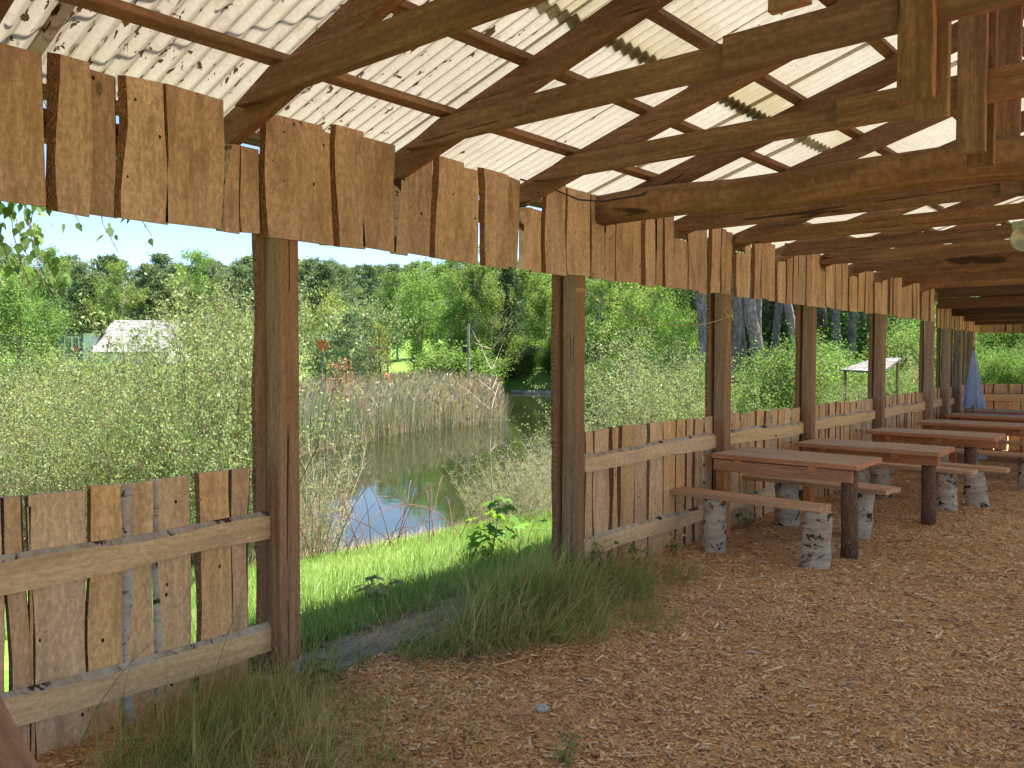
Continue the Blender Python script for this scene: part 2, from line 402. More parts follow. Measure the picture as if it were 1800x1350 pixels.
def ground_mat():
    n = NT('meadow_ground'); p = n.pos()
    a = n.noise(p, .6, 6, .65); b = n.noise(p, 9., 5, .7); c = n.noise(p, .06, 3, .5)
    col = n.mix(n.rng(b, .3, .7), (.10, .20, .03), (.22, .34, .07))
    col = n.mix(n.rng(a, .52, .68, 0, .55), col, (.30, .27, .13))
    col = n.mix(n.rng(c, .5, .62, 0, .5), col, (.13, .22, .04))
    sep = n.N('SeparateXYZ'); n.L(p, sep.inputs[0])
    wet = n.rng(n.math('ADD', sep.outputs[2], n.math('MULTIPLY', b, .15)), -.55, -.75)
    col = n.mix(wet, col, (.10, .075, .045))
    n.bump(b, .6, .05); return n.fin(col, .95, .1)
M_ground = ground_mat()
def chip_floor_mat():
    n = NT('wood_chip_ground'); p = n.pos()
    v1 = n.N('TexVoronoi', feature='F1'); n.L(n.mapping(p, (42, 95, 1)), v1.inputs['Vector']); v1.inputs['Scale'].default_value = 1
    v2 = n.N('TexVoronoi', feature='F1'); n.L(n.mapping(p, (110, 50, 1), (3, 7, 0)), v2.inputs['Vector']); v2.inputs['Scale'].default_value = 1
    sw = n.rng(n.noise(p, 12, 3), .45, .55)
    cc = n.mix(sw, v1.outputs['Color'], v2.outputs['Color'])
    bw = n.N('RGBToBW'); n.L(cc, bw.inputs[0])
    dd = n.mix(sw, v1.outputs['Distance'], v2.outputs['Distance']); db = n.N('RGBToBW'); n.L(dd, db.inputs[0])
    col = n.ramp(bw.outputs[0], [(.1, (.34, .165, .075)), (.45, (.62, .35, .15)), (.8, (.80, .52, .25)), (1., (.40, .25, .15))])
    col = n.mix(n.rng(db.outputs[0], .55, .95, 0, .6), col, (.16, .08, .045))
    dirt = n.noise(p, 1.3, 6, .7)
    col = n.mix(n.rng(dirt, .55, .72, 0, .5), col, (.26, .19, .13))
    n.bump(n.math('ADD', bw.outputs[0], n.math('MULTIPLY', db.outputs[0], -1.)), .8, .012); return n.fin(col, .9, .15)
M_chipfloor = chip_floor_mat()
def chip_mat():
    n = NT('wood_chips'); t = n.attr('tone'); g = n.noise(n.mapping(n.pos(), (60, 60, 60)), 1, 3)
    col = n.ramp(t, [(0, (.15, .07, .035)), (.10, (.44, .225, .09)), (.5, (.80, .50, .22)), (.85, (.94, .71, .41)), (1, (.66, .54, .42))])
    col = n.mix(n.rng(g, .4, .7, 0, .3), col, (.25, .13, .07))
    p = n.pos(); d1 = n.noise(p, 1.1, 5, .7); d2 = n.noise(n.mapping(p, (3.2, 3.2, 3.2), (5, 2, 0)), 1, 4, .7)
    col = n.mix(n.rng(d1, .52, .66, 0, .55), col, (.33, .22, .14))
    col = n.mix(n.rng(d2, .56, .70, 0, .5), col, (.24, .15, .10))
    col = n.mix(n.rng(d2, .44, .30, 0, .25), col, (.90, .66, .40))
    return n.fin(col, .85, .2)
M_chip = chip_mat()
def water_mat():
    n = NT('pond_water'); p = n.pos()
    w = n.noise(n.mapping(p, (2.5, 5, 1)), 1, 3, .5); w2 = n.noise(n.mapping(p, (14, 30, 1)), 1, 2, .5)
    n.bump(n.math('ADD', w, n.math('MULTIPLY', w2, .25)), .02, .05)
    n.fin((.022, .026, .010), .015, .5); n.b.inputs['IOR'].default_value = 1.33
    return n.m
M_water = water_mat()
def sheet_mat():
    n = NT('translucent_corrugated_sheet'); o = n.obj(); sep = n.N('SeparateXYZ'); n.L(o, sep.inputs[0]); X, Y, Z = sep.outputs
    fib = n.noise(n.mapping(o, (40, 90, 1)), 1, 5, .7)
    fib2 = n.noise(n.mapping(o, (3, 3, 1)), 1, 5, .6)
    col = n.mix(n.rng(fib, .35, .65), (.80, .74, .63), (.93, .90, .82))
    col = n.mix(n.rng(fib2, .45, .7, 0, .35), col, (.74, .66, .50))
    # yellow-green algae just above each sheet lap
    lap = n.math('MULTIPLY', n.rng(X, 1.19, 1.24), n.rng(X, 1.75, 1.28))
    lap2 = n.math('MULTIPLY', n.rng(X, 1.14, 1.20), n.rng(X, 1.25, 1.22))
    ln = n.noise(n.mapping(o, (3, 1.3, 1)), 1, 4, .6)
    col = n.mix(n.math('MULTIPLY', lap, n.rng(ln, .35, .6, .1, .75)), col, (.66, .58, .30))
    col = n.mix(n.math('MULTIPLY', lap2, n.rng(ln, .4, .6, .2, 1.)), col, (.13, .13, .05))
    # rib lines: shading of the corrugation painted into the sheet colour
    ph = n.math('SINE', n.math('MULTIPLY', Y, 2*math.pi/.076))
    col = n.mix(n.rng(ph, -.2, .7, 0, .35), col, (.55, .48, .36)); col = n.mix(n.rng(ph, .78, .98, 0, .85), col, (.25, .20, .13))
    # moss and debris spots, thickest at the near left end under the birch
    sp = n.noise(n.mapping(o, (11, 38, 1)), 1, 4, .6, .5); sp = n.math('ADD', sp, n.rng(n.noise(n.mapping(o, (1.6, 1.3, 1), (6, 6, 0)), 1, 3, .6), .35, .65, -.06, .05))
    col = n.mix(n.rng(Y, 4.5, .5, 0, .55, False), col, (.52, .46, .33))
    th = n.rng(Y, .5, 5.5, .575, .73, False); th = n.math('ADD', th, n.rng(Y, 5.5, 10, 0., .04, False))
    soft = n.rng(n.noise(n.mapping(o, (4, 11, 1), (2, 2, 0)), 1, 5, .75), n.math('ADD', th, -.12), n.math('ADD', th, .06)); col = n.mix(n.math('MULTIPLY', soft, .5), col, (.42, .35, .24))
    sh_ = n.rng(n.noise(n.mapping(o, (2.2, 1.1, 1), (8, 1, 0)), 1, 3, .6), .45, .6, 0, .22); col = n.mix(sh_, col, (.55, .48, .36))
    spot = n.rng(n.math('SUBTRACT', n.math('ADD', sp, n.math('MULTIPLY', ph, .045)), th), 0., .02)
    col = n.mix(spot, col, (.09, .055, .02))
    n.fin(col, .7, .2)
    tr = n.N('BsdfTranslucent'); tc = n.mix(1., col, (.38, .37, .34), 'MULTIPLY'); n.L(tc, tr.inputs['Color'])
    bn = n.bump(fib, .3, .002); n.L(bn, tr.inputs['Normal'])
    mx = n.N('MixShader'); mx.inputs[0].default_value = .55; n.L(n.b.outputs[0], mx.inputs[1]); n.L(tr.outputs[0], mx.inputs[2]); n.L(mx.outputs[0], n.o.inputs[0])
    return n.m
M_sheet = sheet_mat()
def shingle_mat(name, a, b, dk, sx, sz):
    n = NT(name); o = n.obj()
    g = n.noise(n.mapping(o, (3, 3, 20)), 1, 5, .7); br = n.N('TexBrick'); n.L(n.uv(), br.inputs['Vector'])
    br.inputs['Scale'].default_value = 1; br.inputs['Brick Width'].default_value = sx; br.inputs['Row Height'].default_value = sz; br.inputs['Mortar Size'].default_value = .012
    br.inputs['Color1'].default_value = tuple(a)+(1,); br.inputs['Color2'].default_value = tuple(b)+(1,); br.inputs['Mortar'].default_value = tuple(dk)+(1,)
    col = n.mix(n.rng(g, .45, .7, 0, .5), br.outputs['Color'], tuple(x*.5 for x in b)); n.bump(br.outputs['Fac'], .5, -.03)
    return n.fin(col, .9, .1)
M_shing = shingle_mat('grey_shingles', (.40, .385, .37), (.29, .275, .26), (.16, .15, .14), 1.1, .30)
M_shingd = shingle_mat('dark_shingles', (.26, .24, .23), (.18, .165, .16), (.05, .045, .04), .5, .18)
M_white = plain('white_render', (.60, .59, .56), .9, var=.08)
M_blue = plain('slate_blue_boards', (.10, .12, .15), .8, var=.15)
M_glass = plain('window_glass', (.03, .035, .04), .08, spec=.8)
M_redp = plain('red_paint', (.60, .05, .03), .5, var=.2)
M_orange = plain('orange_paint', (.62, .20, .04), .6, var=.2)
M_pinkwood = plain('reddish_timber', (.48, .22, .15), .8, var=.2)
def fabric(name, c):
    n = NT(name); o = n.obj(); f = n.noise(o, 4, 4); col = n.mix(n.rng(f, .35, .65), c, tuple(x*.8 for x in c)); n.fin(col, .75, .2)
    tr = n.N('BsdfTranslucent'); n.L(col, tr.inputs['Color']); mx = n.N('MixShader'); mx.inputs[0].default_value = .3
    n.L(n.b.outputs[0], mx.inputs[1]); n.L(tr.outputs[0], mx.inputs[2]); n.L(mx.outputs[0], n.o.inputs[0]); return n.m
M_fab = fabric('pale_blue_canvas', (.42, .56, .85)); M_fab2 = fabric('grey_canvas', (.60, .60, .66))

# ------------------------------------------------------------------ terrain
POND = np.array([(-4.9, 5.3), (-4.75, 7), (-4.55, 8.6), (-4.35, 10), (-4.6, 12), (-6.6, 14.6), (-12, 21), (-19, 31), (-26, 41), (-29.5, 46), (-32.5, 47.5), (-36.5, 44.5),
                 (-31, 38), (-23, 29), (-18.6, 23.6), (-18.3, 20), (-16.9, 17), (-14.8, 12.8), (-11, 9.3), (-7.5, 6.2)])
def poly_sd(P, x, y):
    x = np.asarray(x, float); y = np.asarray(y, float); d = np.full(x.shape, 1e9); ins = np.zeros(x.shape, bool); n = len(P)
    for i in range(n):
        ax, ay = P[i]; bx, by = P[(i+1) % n]; ex, ey = bx-ax, by-ay
        t = np.clip(((x-ax)*ex+(y-ay)*ey)/(ex*ex+ey*ey), 0, 1)
        d = np.minimum(d, np.hypot(x-ax-t*ex, y-ay-t*ey))
        c = ((ay > y) != (by > y)) & (x < (bx-ax)*(y-ay)/((by-ay) if by != ay else 1e-9)+ax); ins ^= c
    return np.where(ins, -d, d)
WATER = -.90
def terr(x, y):
    x = np.asarray(x, float); y = np.asarray(y, float)
    z = -.035-.16*smooth(-.32, -.12, x)-.45*smooth(-.7, -4.3, x)-.27*smooth(-4.3, -5.2, x)
    dc = np.hypot(x-3.58, y)
    z = z+2.7*smooth(40, 82, dc)*smooth(-3, -14, x)+7*smooth(92, 175, dc)*smooth(30, -30, x)
    z = z+.5*smooth(16, 30, y)*smooth(-12, -2, x)
    z = z+.05*np.sin(x*1.3+y*.7)*smooth(-2, -6, x)+.25*np.sin(x*.11)*np.cos(y*.09)*smooth(25, 60, dc)
    sd_ = poly_sd(POND, x, y)
    bank = -.84+(z+.84)*smooth(0.15, 3.0, sd_) if False else None
    z = np.where(sd_ < 3.5, (-.80)+(z+.80)*smooth(.05, 1.6 if True else 3, sd_), z)
    z = np.where(sd_ < .35, -.80-.9*smooth(.35, -1.2, sd_), z)
    return z
def tz(x, y): return float(terr(np.array([x]), np.array([y]))[0])
gx = np.concatenate([np.linspace(-600, -60, 20), np.linspace(-57, -20, 30), np.arange(-19.5, -6, .5), np.arange(-6, .2, .14), np.linspace(.5, 12, 14), np.linspace(16, 600, 18)])
gy = np.concatenate([np.linspace(-500, -12, 14), np.arange(-10, 0, 1.), np.arange(0, 16, .2), np.arange(16, 50, .6), np.linspace(52, 110, 26), np.linspace(120, 700, 22)])
GX, GY = np.meshgrid(gx, gy, indexing='ij'); GZ = terr(GX, GY)
V = np.stack([GX, GY, GZ], -1).reshape(-1, 3); nx, ny = len(gx), len(gy)
I = (np.arange(nx-1)[:, None]*ny+np.arange(ny-1)[None]).ravel(); Fg = np.stack([I, I+ny, I+ny+1, I+1], 1)
tag(link('ground', np_mesh('ground', V, Fg, [M_ground], sm=True)), kind='structure', label='grassy ground sloping down to the pond and rising to the woods')
# pond surface, cut a little larger than the shore
c0 = POND.mean(0); PW = POND+(POND-c0)/np.linalg.norm(POND-c0, axis=1, keepdims=True)*1.1
mb = MB(); mb.add([(a, b, WATER) for a, b in PW], [tuple(range(len(PW)))]); tag(mb.build('pond_water', [M_water]), kind='structure', label='still brown-green pond water mirroring trees and sky')
# floor of the shelter: one uneven sheet of wood chips
R = rng(3); fx = np.concatenate([np.arange(-.34, 4.2, .06), np.arange(4.3, 9.5, .4), np.arange(10, 30, 2.)]); fy = np.concatenate([np.arange(-6, .4, .4), np.arange(.5, 9, .07), np.arange(9.1, 22, .3)])  # beyond the right posts: unseen chip yard added to bounce sunlight inside
A, B = np.meshgrid(fx, fy, indexing='ij')
def floor_z(a, b): return .012*np.sin(a*3.1+b*1.7)+.009*np.sin(a*7.3-b*4.1)+.008*np.sin(b*9.1+a)-.05*smooth(-.05, -.34, a)-.012
Cz = floor_z(A, B)+R.normal(size=A.shape)*.0035
nx, ny = len(fx), len(fy); I = (np.arange(nx-1)[:, None]*ny+np.arange(ny-1)[None]).ravel()
tag(link('floor', np_mesh('floor', np.stack([A, B, Cz], -1).reshape(-1, 3), np.stack([I, I+ny, I+ny+1, I+1], 1), [M_chipfloor], sm=True)), kind='structure', label='uneven floor covered in brown wood chips')

# ------------------------------------------------------------------ the shelter
ZF = 2.66; SL = .30; RX = 2.72; FEET = [1.10+1.04*k for k in range(-4, 16)]
FEET[4] = 1.0
FEET[5:11] = [2.14, 3.16, 4.25, 5.18, 6.23, 7.29]     # measured feet
SH = thing('open_shelter', (0, 0, 0), 'long open timber shelter with live-edge valance boards and corrugated translucent gable roof', 'shelter')
r = random.Random(11)
def fz(x): return ZF+SL*(x if x <= RX else 2*RX-x)
def extr(mb, prof, y0, y1, mat=0, tone=.5):
    """profile in XZ extruded along Y"""
    n = len(prof); uo, vo = r.random()*40, r.random()*40
    V = [(x, y0, z) for x, z in prof]+[(x, y1, z) for x, z in prof]
    F = [tuple(range(n)), tuple(range(2*n-1, n-1, -1))]; UV = [[(uo+x, vo+z) for x, z in prof], [(uo+x+3, vo+z+3) for x, z in reversed(prof)]]
    for i in range(n):
        j = (i+1) % n; F.append((i, n+i, n+j, j)); L0 = uo+prof[i][0]; L1 = uo+prof[j][0]
        UV.append([(L0, vo+7), (L0, vo+7+(y1-y0)), (L1, vo+7+(y1-y0)), (L1, vo+7)])
    mb.add(V, F, mat, UV, tone)
RD = .145
KX = {4.25: 2.64, 5.18: 2.60, 3.16: 2.71, 6.23: 2.58, 7.29: 2.58}
for k, y in enumerate(FEET):
    if y > 14.2: break
    w = .055
    # rafters, both slopes
    for sgn in (0, 1):
        mb = MB(); X = (lambda q: q) if not sgn else (lambda q: 2*RX-q)
        x0, x1 = -.28, RX-.002
        P = [(X(x0), ZF+SL*x0+.02), (X(-.0), ZF), (X(x1), ZF+SL*x1), (X(x1), ZF+SL*x1+RD), (X(x0), ZF+SL*x0+RD)]
        if not sgn: P = P
        else: P = P[::-1]
        extr(mb, P, y-w, y, tone=r.random()); mb.build('rafter', [M_truss], SH)
    kx = KX.get(y, 2.62)
    if abs(y-5.18) < .01: # heavy rounded log tie, wavering a little
        mb = MB(); n = 16; pts = [(x, y-w-.075+.012*math.sin(x*2.1), 2.735-.014*x+.012*math.sin(x*3.3)) for x in np.linspace(-.0, 5.5, n)]
        V = []; sec = [(-.055, -.105), (.03, -.105), (.062, -.085), (.066, .02), (.045, .085), (.015, .105), (-.045, .105), (-.065, .07), (-.068, -.075)]
        F = []; UV = []; m = len(sec)
        for i, p in enumerate(pts):
            q = 1+.05*math.sin(i*2.7)
            for a, b in sec: V.append((p[0], p[1]+a*q, p[2]+b*(1+.06*math.sin(i*1.9+a*20))))
        for i in range(n-1):
            for j in range(m):
                j2 = (j+1) % m; F.append((i*m+j, i*m+j2, i*m+m+j2, i*m+m+j)); u0 = pts[i][0]; u1 = pts[i+1][0]
                UV.append([(u0, j*.045), (u0, j*.045+.045), (u1, j*.045+.045), (u1, j*.045)])
        F.append(tuple(range(m-1, -1, -1))); UV.append([(0, 0)]*m); F.append(tuple((n-1)*m+q for q in range(m))); UV.append([(0, 0)]*m)
        mb.add(V, F, 0, UV, .65); tag(mb.build('tie_log', [M_truss], SH, True), label='heavy rounded log spanning the shelter')
    else:
        zb = 2.785 if y < 6 else 2.70; zt = zb+.125
        s = r.uniform(2.0, 2.5); y1 = y-w-.002
        mb = MB(); a0 = (zb+.02-2.80)/SL+.10; a1 = (zt-2.80)/SL+.03
        extr(mb, [(max(a0, .04), zb+.012), (.30, zb), (s+.3, zb), (s+.3, zt-.01), (a1, zt)], y1-.045, y1, tone=r.random()*.8); mb.build('tie_beam', [M_truss], SH)
        mb = MB(); extr(mb, [(s, zb-.015), (5.4, zb-.015), (5.05, zt), (s, zt)], y1-.093, y1-.047, tone=r.random()*.8); mb.build('tie_beam', [M_truss], SH)
    # king post: one board each side of the truss
    zk = 2.51 if abs(y-3.16) < .01 else 2.55 if abs(y-4.25) < .01 else 2.79 if abs(y-5.18) < .01 else 2.60
    yf = y-w-.097 if abs(y-5.18) > .01 else y-w-.05
    mb = MB(); beam(mb, (kx+.05, yf-.02, zk), (kx+.05, yf-.02, fz(RX)+.08), .115, .035, up=(0, 1, 0), tone=r.random()); mb.build('king_post', [M_truss], SH)
    if abs(y-5.18) > .01:
        mb = MB(); beam(mb, (kx+.05, y+.022, zk-.02), (kx+.05, y+.022, fz(RX)+.08), .11, .035, up=(0, 1, 0), tone=r.random()); mb.build('king_post', [M_truss], SH)
    if y > 4.5:   # galvanised plates near the ridge
        mb = MB()
        for q in (0, 1): box(mb, (kx-.07+.20*q-.05, yf-.006, 3.29), (kx-.07+.20*q+.02, yf-.001, 3.39), 0)
        for q in (0, 1):
            for a in range(3):
                for b in range(3): tube(mb, [(kx-.105+.2*q+.018*a+.0, yf-.0075, 3.31+.03*b), (kx-.105+.2*q+.018*a, yf-.0062, 3.31+.03*b)], .004, 6, 1)
        mb.build('nail_plate', [M_galv, M_black], SH)
# purlins
for x in (-.22, .40, .93, 1.48, 2.02, 2.55):
    for sgn in (0, 1):
        X = x if not sgn else 2*RX-x; z = ZF+SL*x+RD
        sgnv = 1 if not sgn else -1
        mb = MB(); beam(mb, (X, -3.4, z+.026), (X, 17.2, z+.026), .062, .045, up=(-SL*sgnv, 0, 1), tone=r.random(), wob=.003, seg=24); mb.build('purlin', [M_purlin], SH)
# ridge board
mb = MB(); box(mb, (RX-.02, -3.4, fz(RX)+.02), (RX+.02, 17.2, fz(RX)+.20), 0, .4); mb.build('ridge_board', [M_truss], SH)
# corrugated sheets
PER = .076
def sheet(x0, x1, y0, y1, dz, sgn):
    ys = np.arange(round(y0/PER*8), round(y1/PER*8)+1)*PER/8; xs = np.linspace(x0, x1, 5)
    Xg, Yg = np.meshgrid(xs, ys, indexing='ij')
    Zg = ZF+SL*Xg+RD+.062+dz+.012*np.sin(2*np.pi*Yg/PER)
    Zg = Zg+.004*np.sin(Yg*.8+Xg)
    if sgn: Xg = 2*RX-Xg
    n1, n2 = Xg.shape; I = (np.arange(n1-1)[:, None]*n2+np.arange(n2-1)[None]).ravel()
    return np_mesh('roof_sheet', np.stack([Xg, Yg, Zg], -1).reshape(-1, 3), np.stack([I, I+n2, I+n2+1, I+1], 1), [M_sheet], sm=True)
ns = 19; sw = 17.6/ns
for sgn in (0, 1):
    for i in range(ns):
        y0 = -3.4+i*sw; k = .0025*(i % 2)
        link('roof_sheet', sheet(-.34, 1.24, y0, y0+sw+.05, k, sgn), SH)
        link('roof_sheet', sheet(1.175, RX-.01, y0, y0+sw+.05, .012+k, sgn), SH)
# far opaque bay of the roof and its low cross beams
mb = MB()
for i in range(14):
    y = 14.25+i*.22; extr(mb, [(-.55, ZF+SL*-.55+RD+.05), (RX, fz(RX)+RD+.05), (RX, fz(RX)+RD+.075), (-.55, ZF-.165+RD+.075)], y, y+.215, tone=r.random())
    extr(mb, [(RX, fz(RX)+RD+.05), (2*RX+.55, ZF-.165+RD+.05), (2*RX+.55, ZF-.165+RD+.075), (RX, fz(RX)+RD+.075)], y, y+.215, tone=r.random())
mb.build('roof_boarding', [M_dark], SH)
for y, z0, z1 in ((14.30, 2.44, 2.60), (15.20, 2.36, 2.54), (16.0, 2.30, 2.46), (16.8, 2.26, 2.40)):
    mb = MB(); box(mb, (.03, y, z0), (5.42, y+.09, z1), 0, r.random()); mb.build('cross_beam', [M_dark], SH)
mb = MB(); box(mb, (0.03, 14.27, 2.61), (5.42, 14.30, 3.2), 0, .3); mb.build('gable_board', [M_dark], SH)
# posts: right inner edges
PY = [2.46, 4.92, 7.26, 9.37, 11.87, 14.28, 15.28, 16.08, 16.98]
def post(y1, X0=-.12, X1=0., zt=2.62, slab=True, foot=True, s=.12):
    mb = MB(); beam(mb, ((X0+X1)/2, y1-s/2, .02), ((X0+X1)/2, y1-s/2, zt), s, X1-X0, up=(1, 0, 0), tone=r.random(), ch=.006, wob=.0012, seg=10)
    p = mb.build('post', [M_post], SH)
    if slab:
        mb = MB(); live(mb, (X0-.028 if y1 != 2.46 else X0-.003, y1-s-.055, .05), (0, 0, 1), (0, 1, 0), (1, 0, 0), zt-.1, .16, .028, r, amp=.012, bl=.004, br=.004, tone=.35)
        mb.build('slab_board', [M_post, M_bark, M_birch], p)
    if foot:
        mb = MB(); box(mb, (X1-.06, y1-.055, -.06), (X1+.004, y1+.004, .10), 0, .5); mb.build('post_foot', [M_galv], p)
    return p
for y in PY: post(y, zt=2.62 if y < 14 else 2.3)
post(0.0)
for y in (0, 2.46, 4.92, 7.26, 9.37, 11.87, 14.28, 16.98): post(y, 2*RX, 2*RX+.12, slab=False)
mb = MB(); beam(mb, (-.06, -3.3, 2.58), (-.06, 14.2, 2.58), .10, .12, wob=.002, seg=12); mb.build('wall_plate', [M_post], SH)
mb = MB(); beam(mb, (2*RX+.06, -3.3, 2.58), (2*RX+.06, 17, 2.58), .10, .12); mb.build('wall_plate', [M_post], SH)
# valance boards, first the ones that can be told apart: (y0, y1, kind, left bark, right bark)
VB = [(-.6, -.3), (-.32, -.02), (-.05, .25), (.22, .5), (.5, .8), (.78, .93), (.93, 1.02, 's', .01, .01), (1.015, 1.27, 't', .01, .01), (1.275, 1.44, 't', .05, .006), (1.40, 1.56, 'b', .004, .01), (1.55, 1.752, 't', .035, .004), (1.748, 2.03, 't', .012, .006),
      (2.02, 2.13, 's', .055, .012), (2.115, 2.235, 'B', .02, .004), (2.235, 2.60, 't', .028, .014), (2.585, 2.70, 'b', .004, .004), (2.655, 2.86, 't', .03, .006), (2.84, 3.07, 't', .012, .008),
      (3.07, 3.165, 's', .05, .006), (3.16, 3.37, 'b', .008, .006), (3.36, 3.62, 't', .04, .004), (3.61, 3.78, 'b', .003, .01), (3.765, 4.02, 't', .045, .004), (4.0, 4.155, 'b', .004, .006),
      (4.155, 4.29, 's', .05, .006), (4.27, 4.42, 'B', .006, .004), (4.39, 4.64, 't', .03, .006), (4.62, 4.935, 't', .05, .004), (4.93, 5.115, 't', .01, .01)]
y = 5.11; k = 0; vr = random.Random(8)
while y < 14.15:
    w = vr.uniform(.12, .27); y2 = min(y+w, 14.2)
    near = [q for q in FEET if q-.09 < (y+y2)/2 < q+.05]
    kd = 's' if near else vr.choice('ttb'); VB.append((y, y2+.01, kd, vr.choice((.006, .03, .05)), vr.choice((.005, .008, .03)))); y = y2-vr.choice((.0, .01, -.012)); k += 1
bays = {}
for b in VB:
    if len(b) == 2: b = b+('t', .01, .01)
    y0, y1, kd, bl, br_ = b; bi = int(np.searchsorted(PY, (y0+y1)/2))
    mb = bays.setdefault(bi, MB())
    zt = 2.845+vr.uniform(-.018, .018); zb = 2.235+vr.uniform(-.012, .012)
    if kd == 's' or kd == 'B': zt = 2.655+vr.uniform(-.01, 0)
    if kd == 'b': zt = 2.83+vr.uniform(-.02, .01)
    if kd in 'tb' and any(q-.065 < y1-.02 and y0+.02 < q for q in FEET): zt = 2.648
    nx_ = .036 if kd in 't' else .014 if kd in 'bB' else .028
    bk = 2 if (kd == 's' and vr.random() < .6) else 1
    live(mb, (nx_, y0, zb), (0, 0, 1), (0, 1, 0), (1, 0, 0), zt-zb, y1-y0, .020 if nx_ > .02 else .012, vr, amp=.008 if bl < .03 else .013, bl=bl*.7, br=br_*.8, barks=(bk, bk), skew=vr.uniform(-.014, .014), topcut=vr.uniform(-.01, .01), lean=vr.uniform(-.04, .04) if y0 > 1.6 else .0)
for bi in sorted(bays): bays[bi].build('valance', [M_val, M_bark, M_birch], SH)
# low dark valance of the far bay and of the end
mb = MB(); y = 14.3
while y < 17.15:
    w = vr.uniform(.12, .22); live(mb, (.03, y, 2.14+vr.uniform(-.01, .01)), (0, 0, 1), (0, 1, 0), (1, 0, 0), .36, w, .02, vr, bl=.01, br=.03); y += w
mb.build('valance', [M_val, M_bark, M_birch], SH)
mb = MB(); x = 0.03
while x < 5.4:
    w = vr.uniform(.13, .24); live(mb, (x, 17.2, 2.13+vr.uniform(-.01, .01)), (0, 0, 1), (1, 0, 0), (0, -1, 0), .34, w, .02, vr, bl=.01, br=.02); x += w
mb.build('valance', [M_val, M_bark, M_birch], SH)
mb = MB(); box(mb, (0.03, 17.24, 2.40), (5.42, 17.27, 3.4), 0, .2); mb.build('gable_board', [M_dark], SH)

# ------------------------------------------------------------------ fences
def fence_y(y0, y1, label, boards=None, seed=0, top=1.085, rails=((.83, .145), (.20, .135)), dz=(0, 0), group=None):
    q = random.Random(seed); t = thing('plank_fence', (-.12, y0, 0), label, 'fence', group)
    mb = MB(); y = y0
    if boards is None:
        boards = []
        while y < y1-.03:
            w = min(q.uniform(.11, .25), y1-y); w = w if y1-y-w > .05 else y1-y
            boards.append((y, y+w, q.choice((.006, .02, .035)), q.choice((.006, .012, .03)), 1 if q.random() < .8 else 2, q.uniform(-.015, .015))); y += w+q.choice((-.004, .004, .012))
    for a, b, bl, br_, bk, d in boards:
        z0 = -.06; zt = top+d
        live(mb, (-.122, a, z0), (0, 0, 1), (0, 1, 0), (1, 0, 0), zt-z0, b-a, .022, q, amp=.009, bl=bl, br=br_, barks=(bk, bk), skew=q.uniform(-.012, .012), lean=q.uniform(-.02, .02))
    mb.build('planks', [M_fence, M_bark, M_birch], t)
    for (z, h), s in zip(rails, dz):
        mb = MB(); L = math.hypot(y1-y0+.02, s); A_ = Vector((0, y1-y0+.02, s)).normalized(); Wd = Vector((0, -A_.z, A_.y))
        live(mb, (-.088, y0-.01, z-h/2-s/2), A_, Wd, (1, 0, 0), L, h, .030, q, amp=.010, bl=.005, br=.022, barks=(1, 2), tone=q.uniform(.4, .8)); mb.build('rail', [M_rail, M_bark, M_birch], t)
    return t
fb = [(-.1, .2, .01, .01, 1, 0), (.2, .5, .01, .01, 1, 0), (.49, .72, .01, .01, 1, 0), (.72, .98, .01, .02, 1, .01), (.98, 1.145, .01, .01, 2, .005), (1.15, 1.235, .006, .012, 1, 0), (1.232, 1.245, 0, 0, 1, -.05), (1.24, 1.465, .008, .008, 1, -.005),
      (1.463, 1.612, .006, .008, 1, .005), (1.605, 1.755, .045, .006, 2, .0), (1.752, 1.935, .025, .012, 2, .006), (1.962, 2.145, .014, .006, 1, .012), (2.14, 2.25, .006, .02, 1, .012)]
fence_y(-.1, 2.335, 'nearest plank fence, live-edge boards and two birch-barked rails left of the doorway', fb, 3, 1.085, ((.775, .148), (.222, .150)), (.045, -.01))
fence_y(5.06, 7.14, 'plank fence right of the doorway, behind the nearest bench and table', None, 21, 1.09, ((.865, .14), (.215, .14)), (.02, .02))
fence_y(7.27, 9.25, 'plank fence bay between third and fourth posts, behind the second table', None, 22, 1.10, ((.87, .145), (.22, .13)), (-.02, .02))
fence_y(9.38, 11.75, 'plank fence bay between fourth and fifth posts, behind the third table', None, 23, 1.10, ((.88, .14), (.22, .13)), (.02, 0))
fence_y(11.88, 14.16, 'plank fence bay before the dark far bay of the shelter', None, 24, 1.12, ((.90, .14), (.22, .13)), (.02, 0))
fence_y(14.29, 17.1, 'darkest plank fence bay, under the boarded far end of the roof', None, 25, 1.16, ((.92, .14), (.22, .13)), (0, 0))
t = thing('plank_fence', (0, 17.2, 0), 'plank fence closing the far end of the shelter behind the blue parasol', 'fence'); q = random.Random(31); mb = MB(); x = 0
while x < 5.4:
    w = q.uniform(.13, .24); live(mb, (x, 17.2, -.05), (0, 0, 1), (1, 0, 0), (0, -1, 0), 1.24+q.uniform(-.01, .01), w, .022, q, bl=.01, br=.015); x += w+.003
mb.build('planks', [M_fence, M_bark, M_birch], t)
for z in (.95, .35):
    mb = MB(); live(mb, (0, 17.172, z-.07), (1, 0, 0), (0, 0, 1), (0, -1, 0), 5.4, .14, .026, q, bl=.005, br=.01, tone=.4); mb.build('rail', [M_rail, M_bark, M_birch], t)

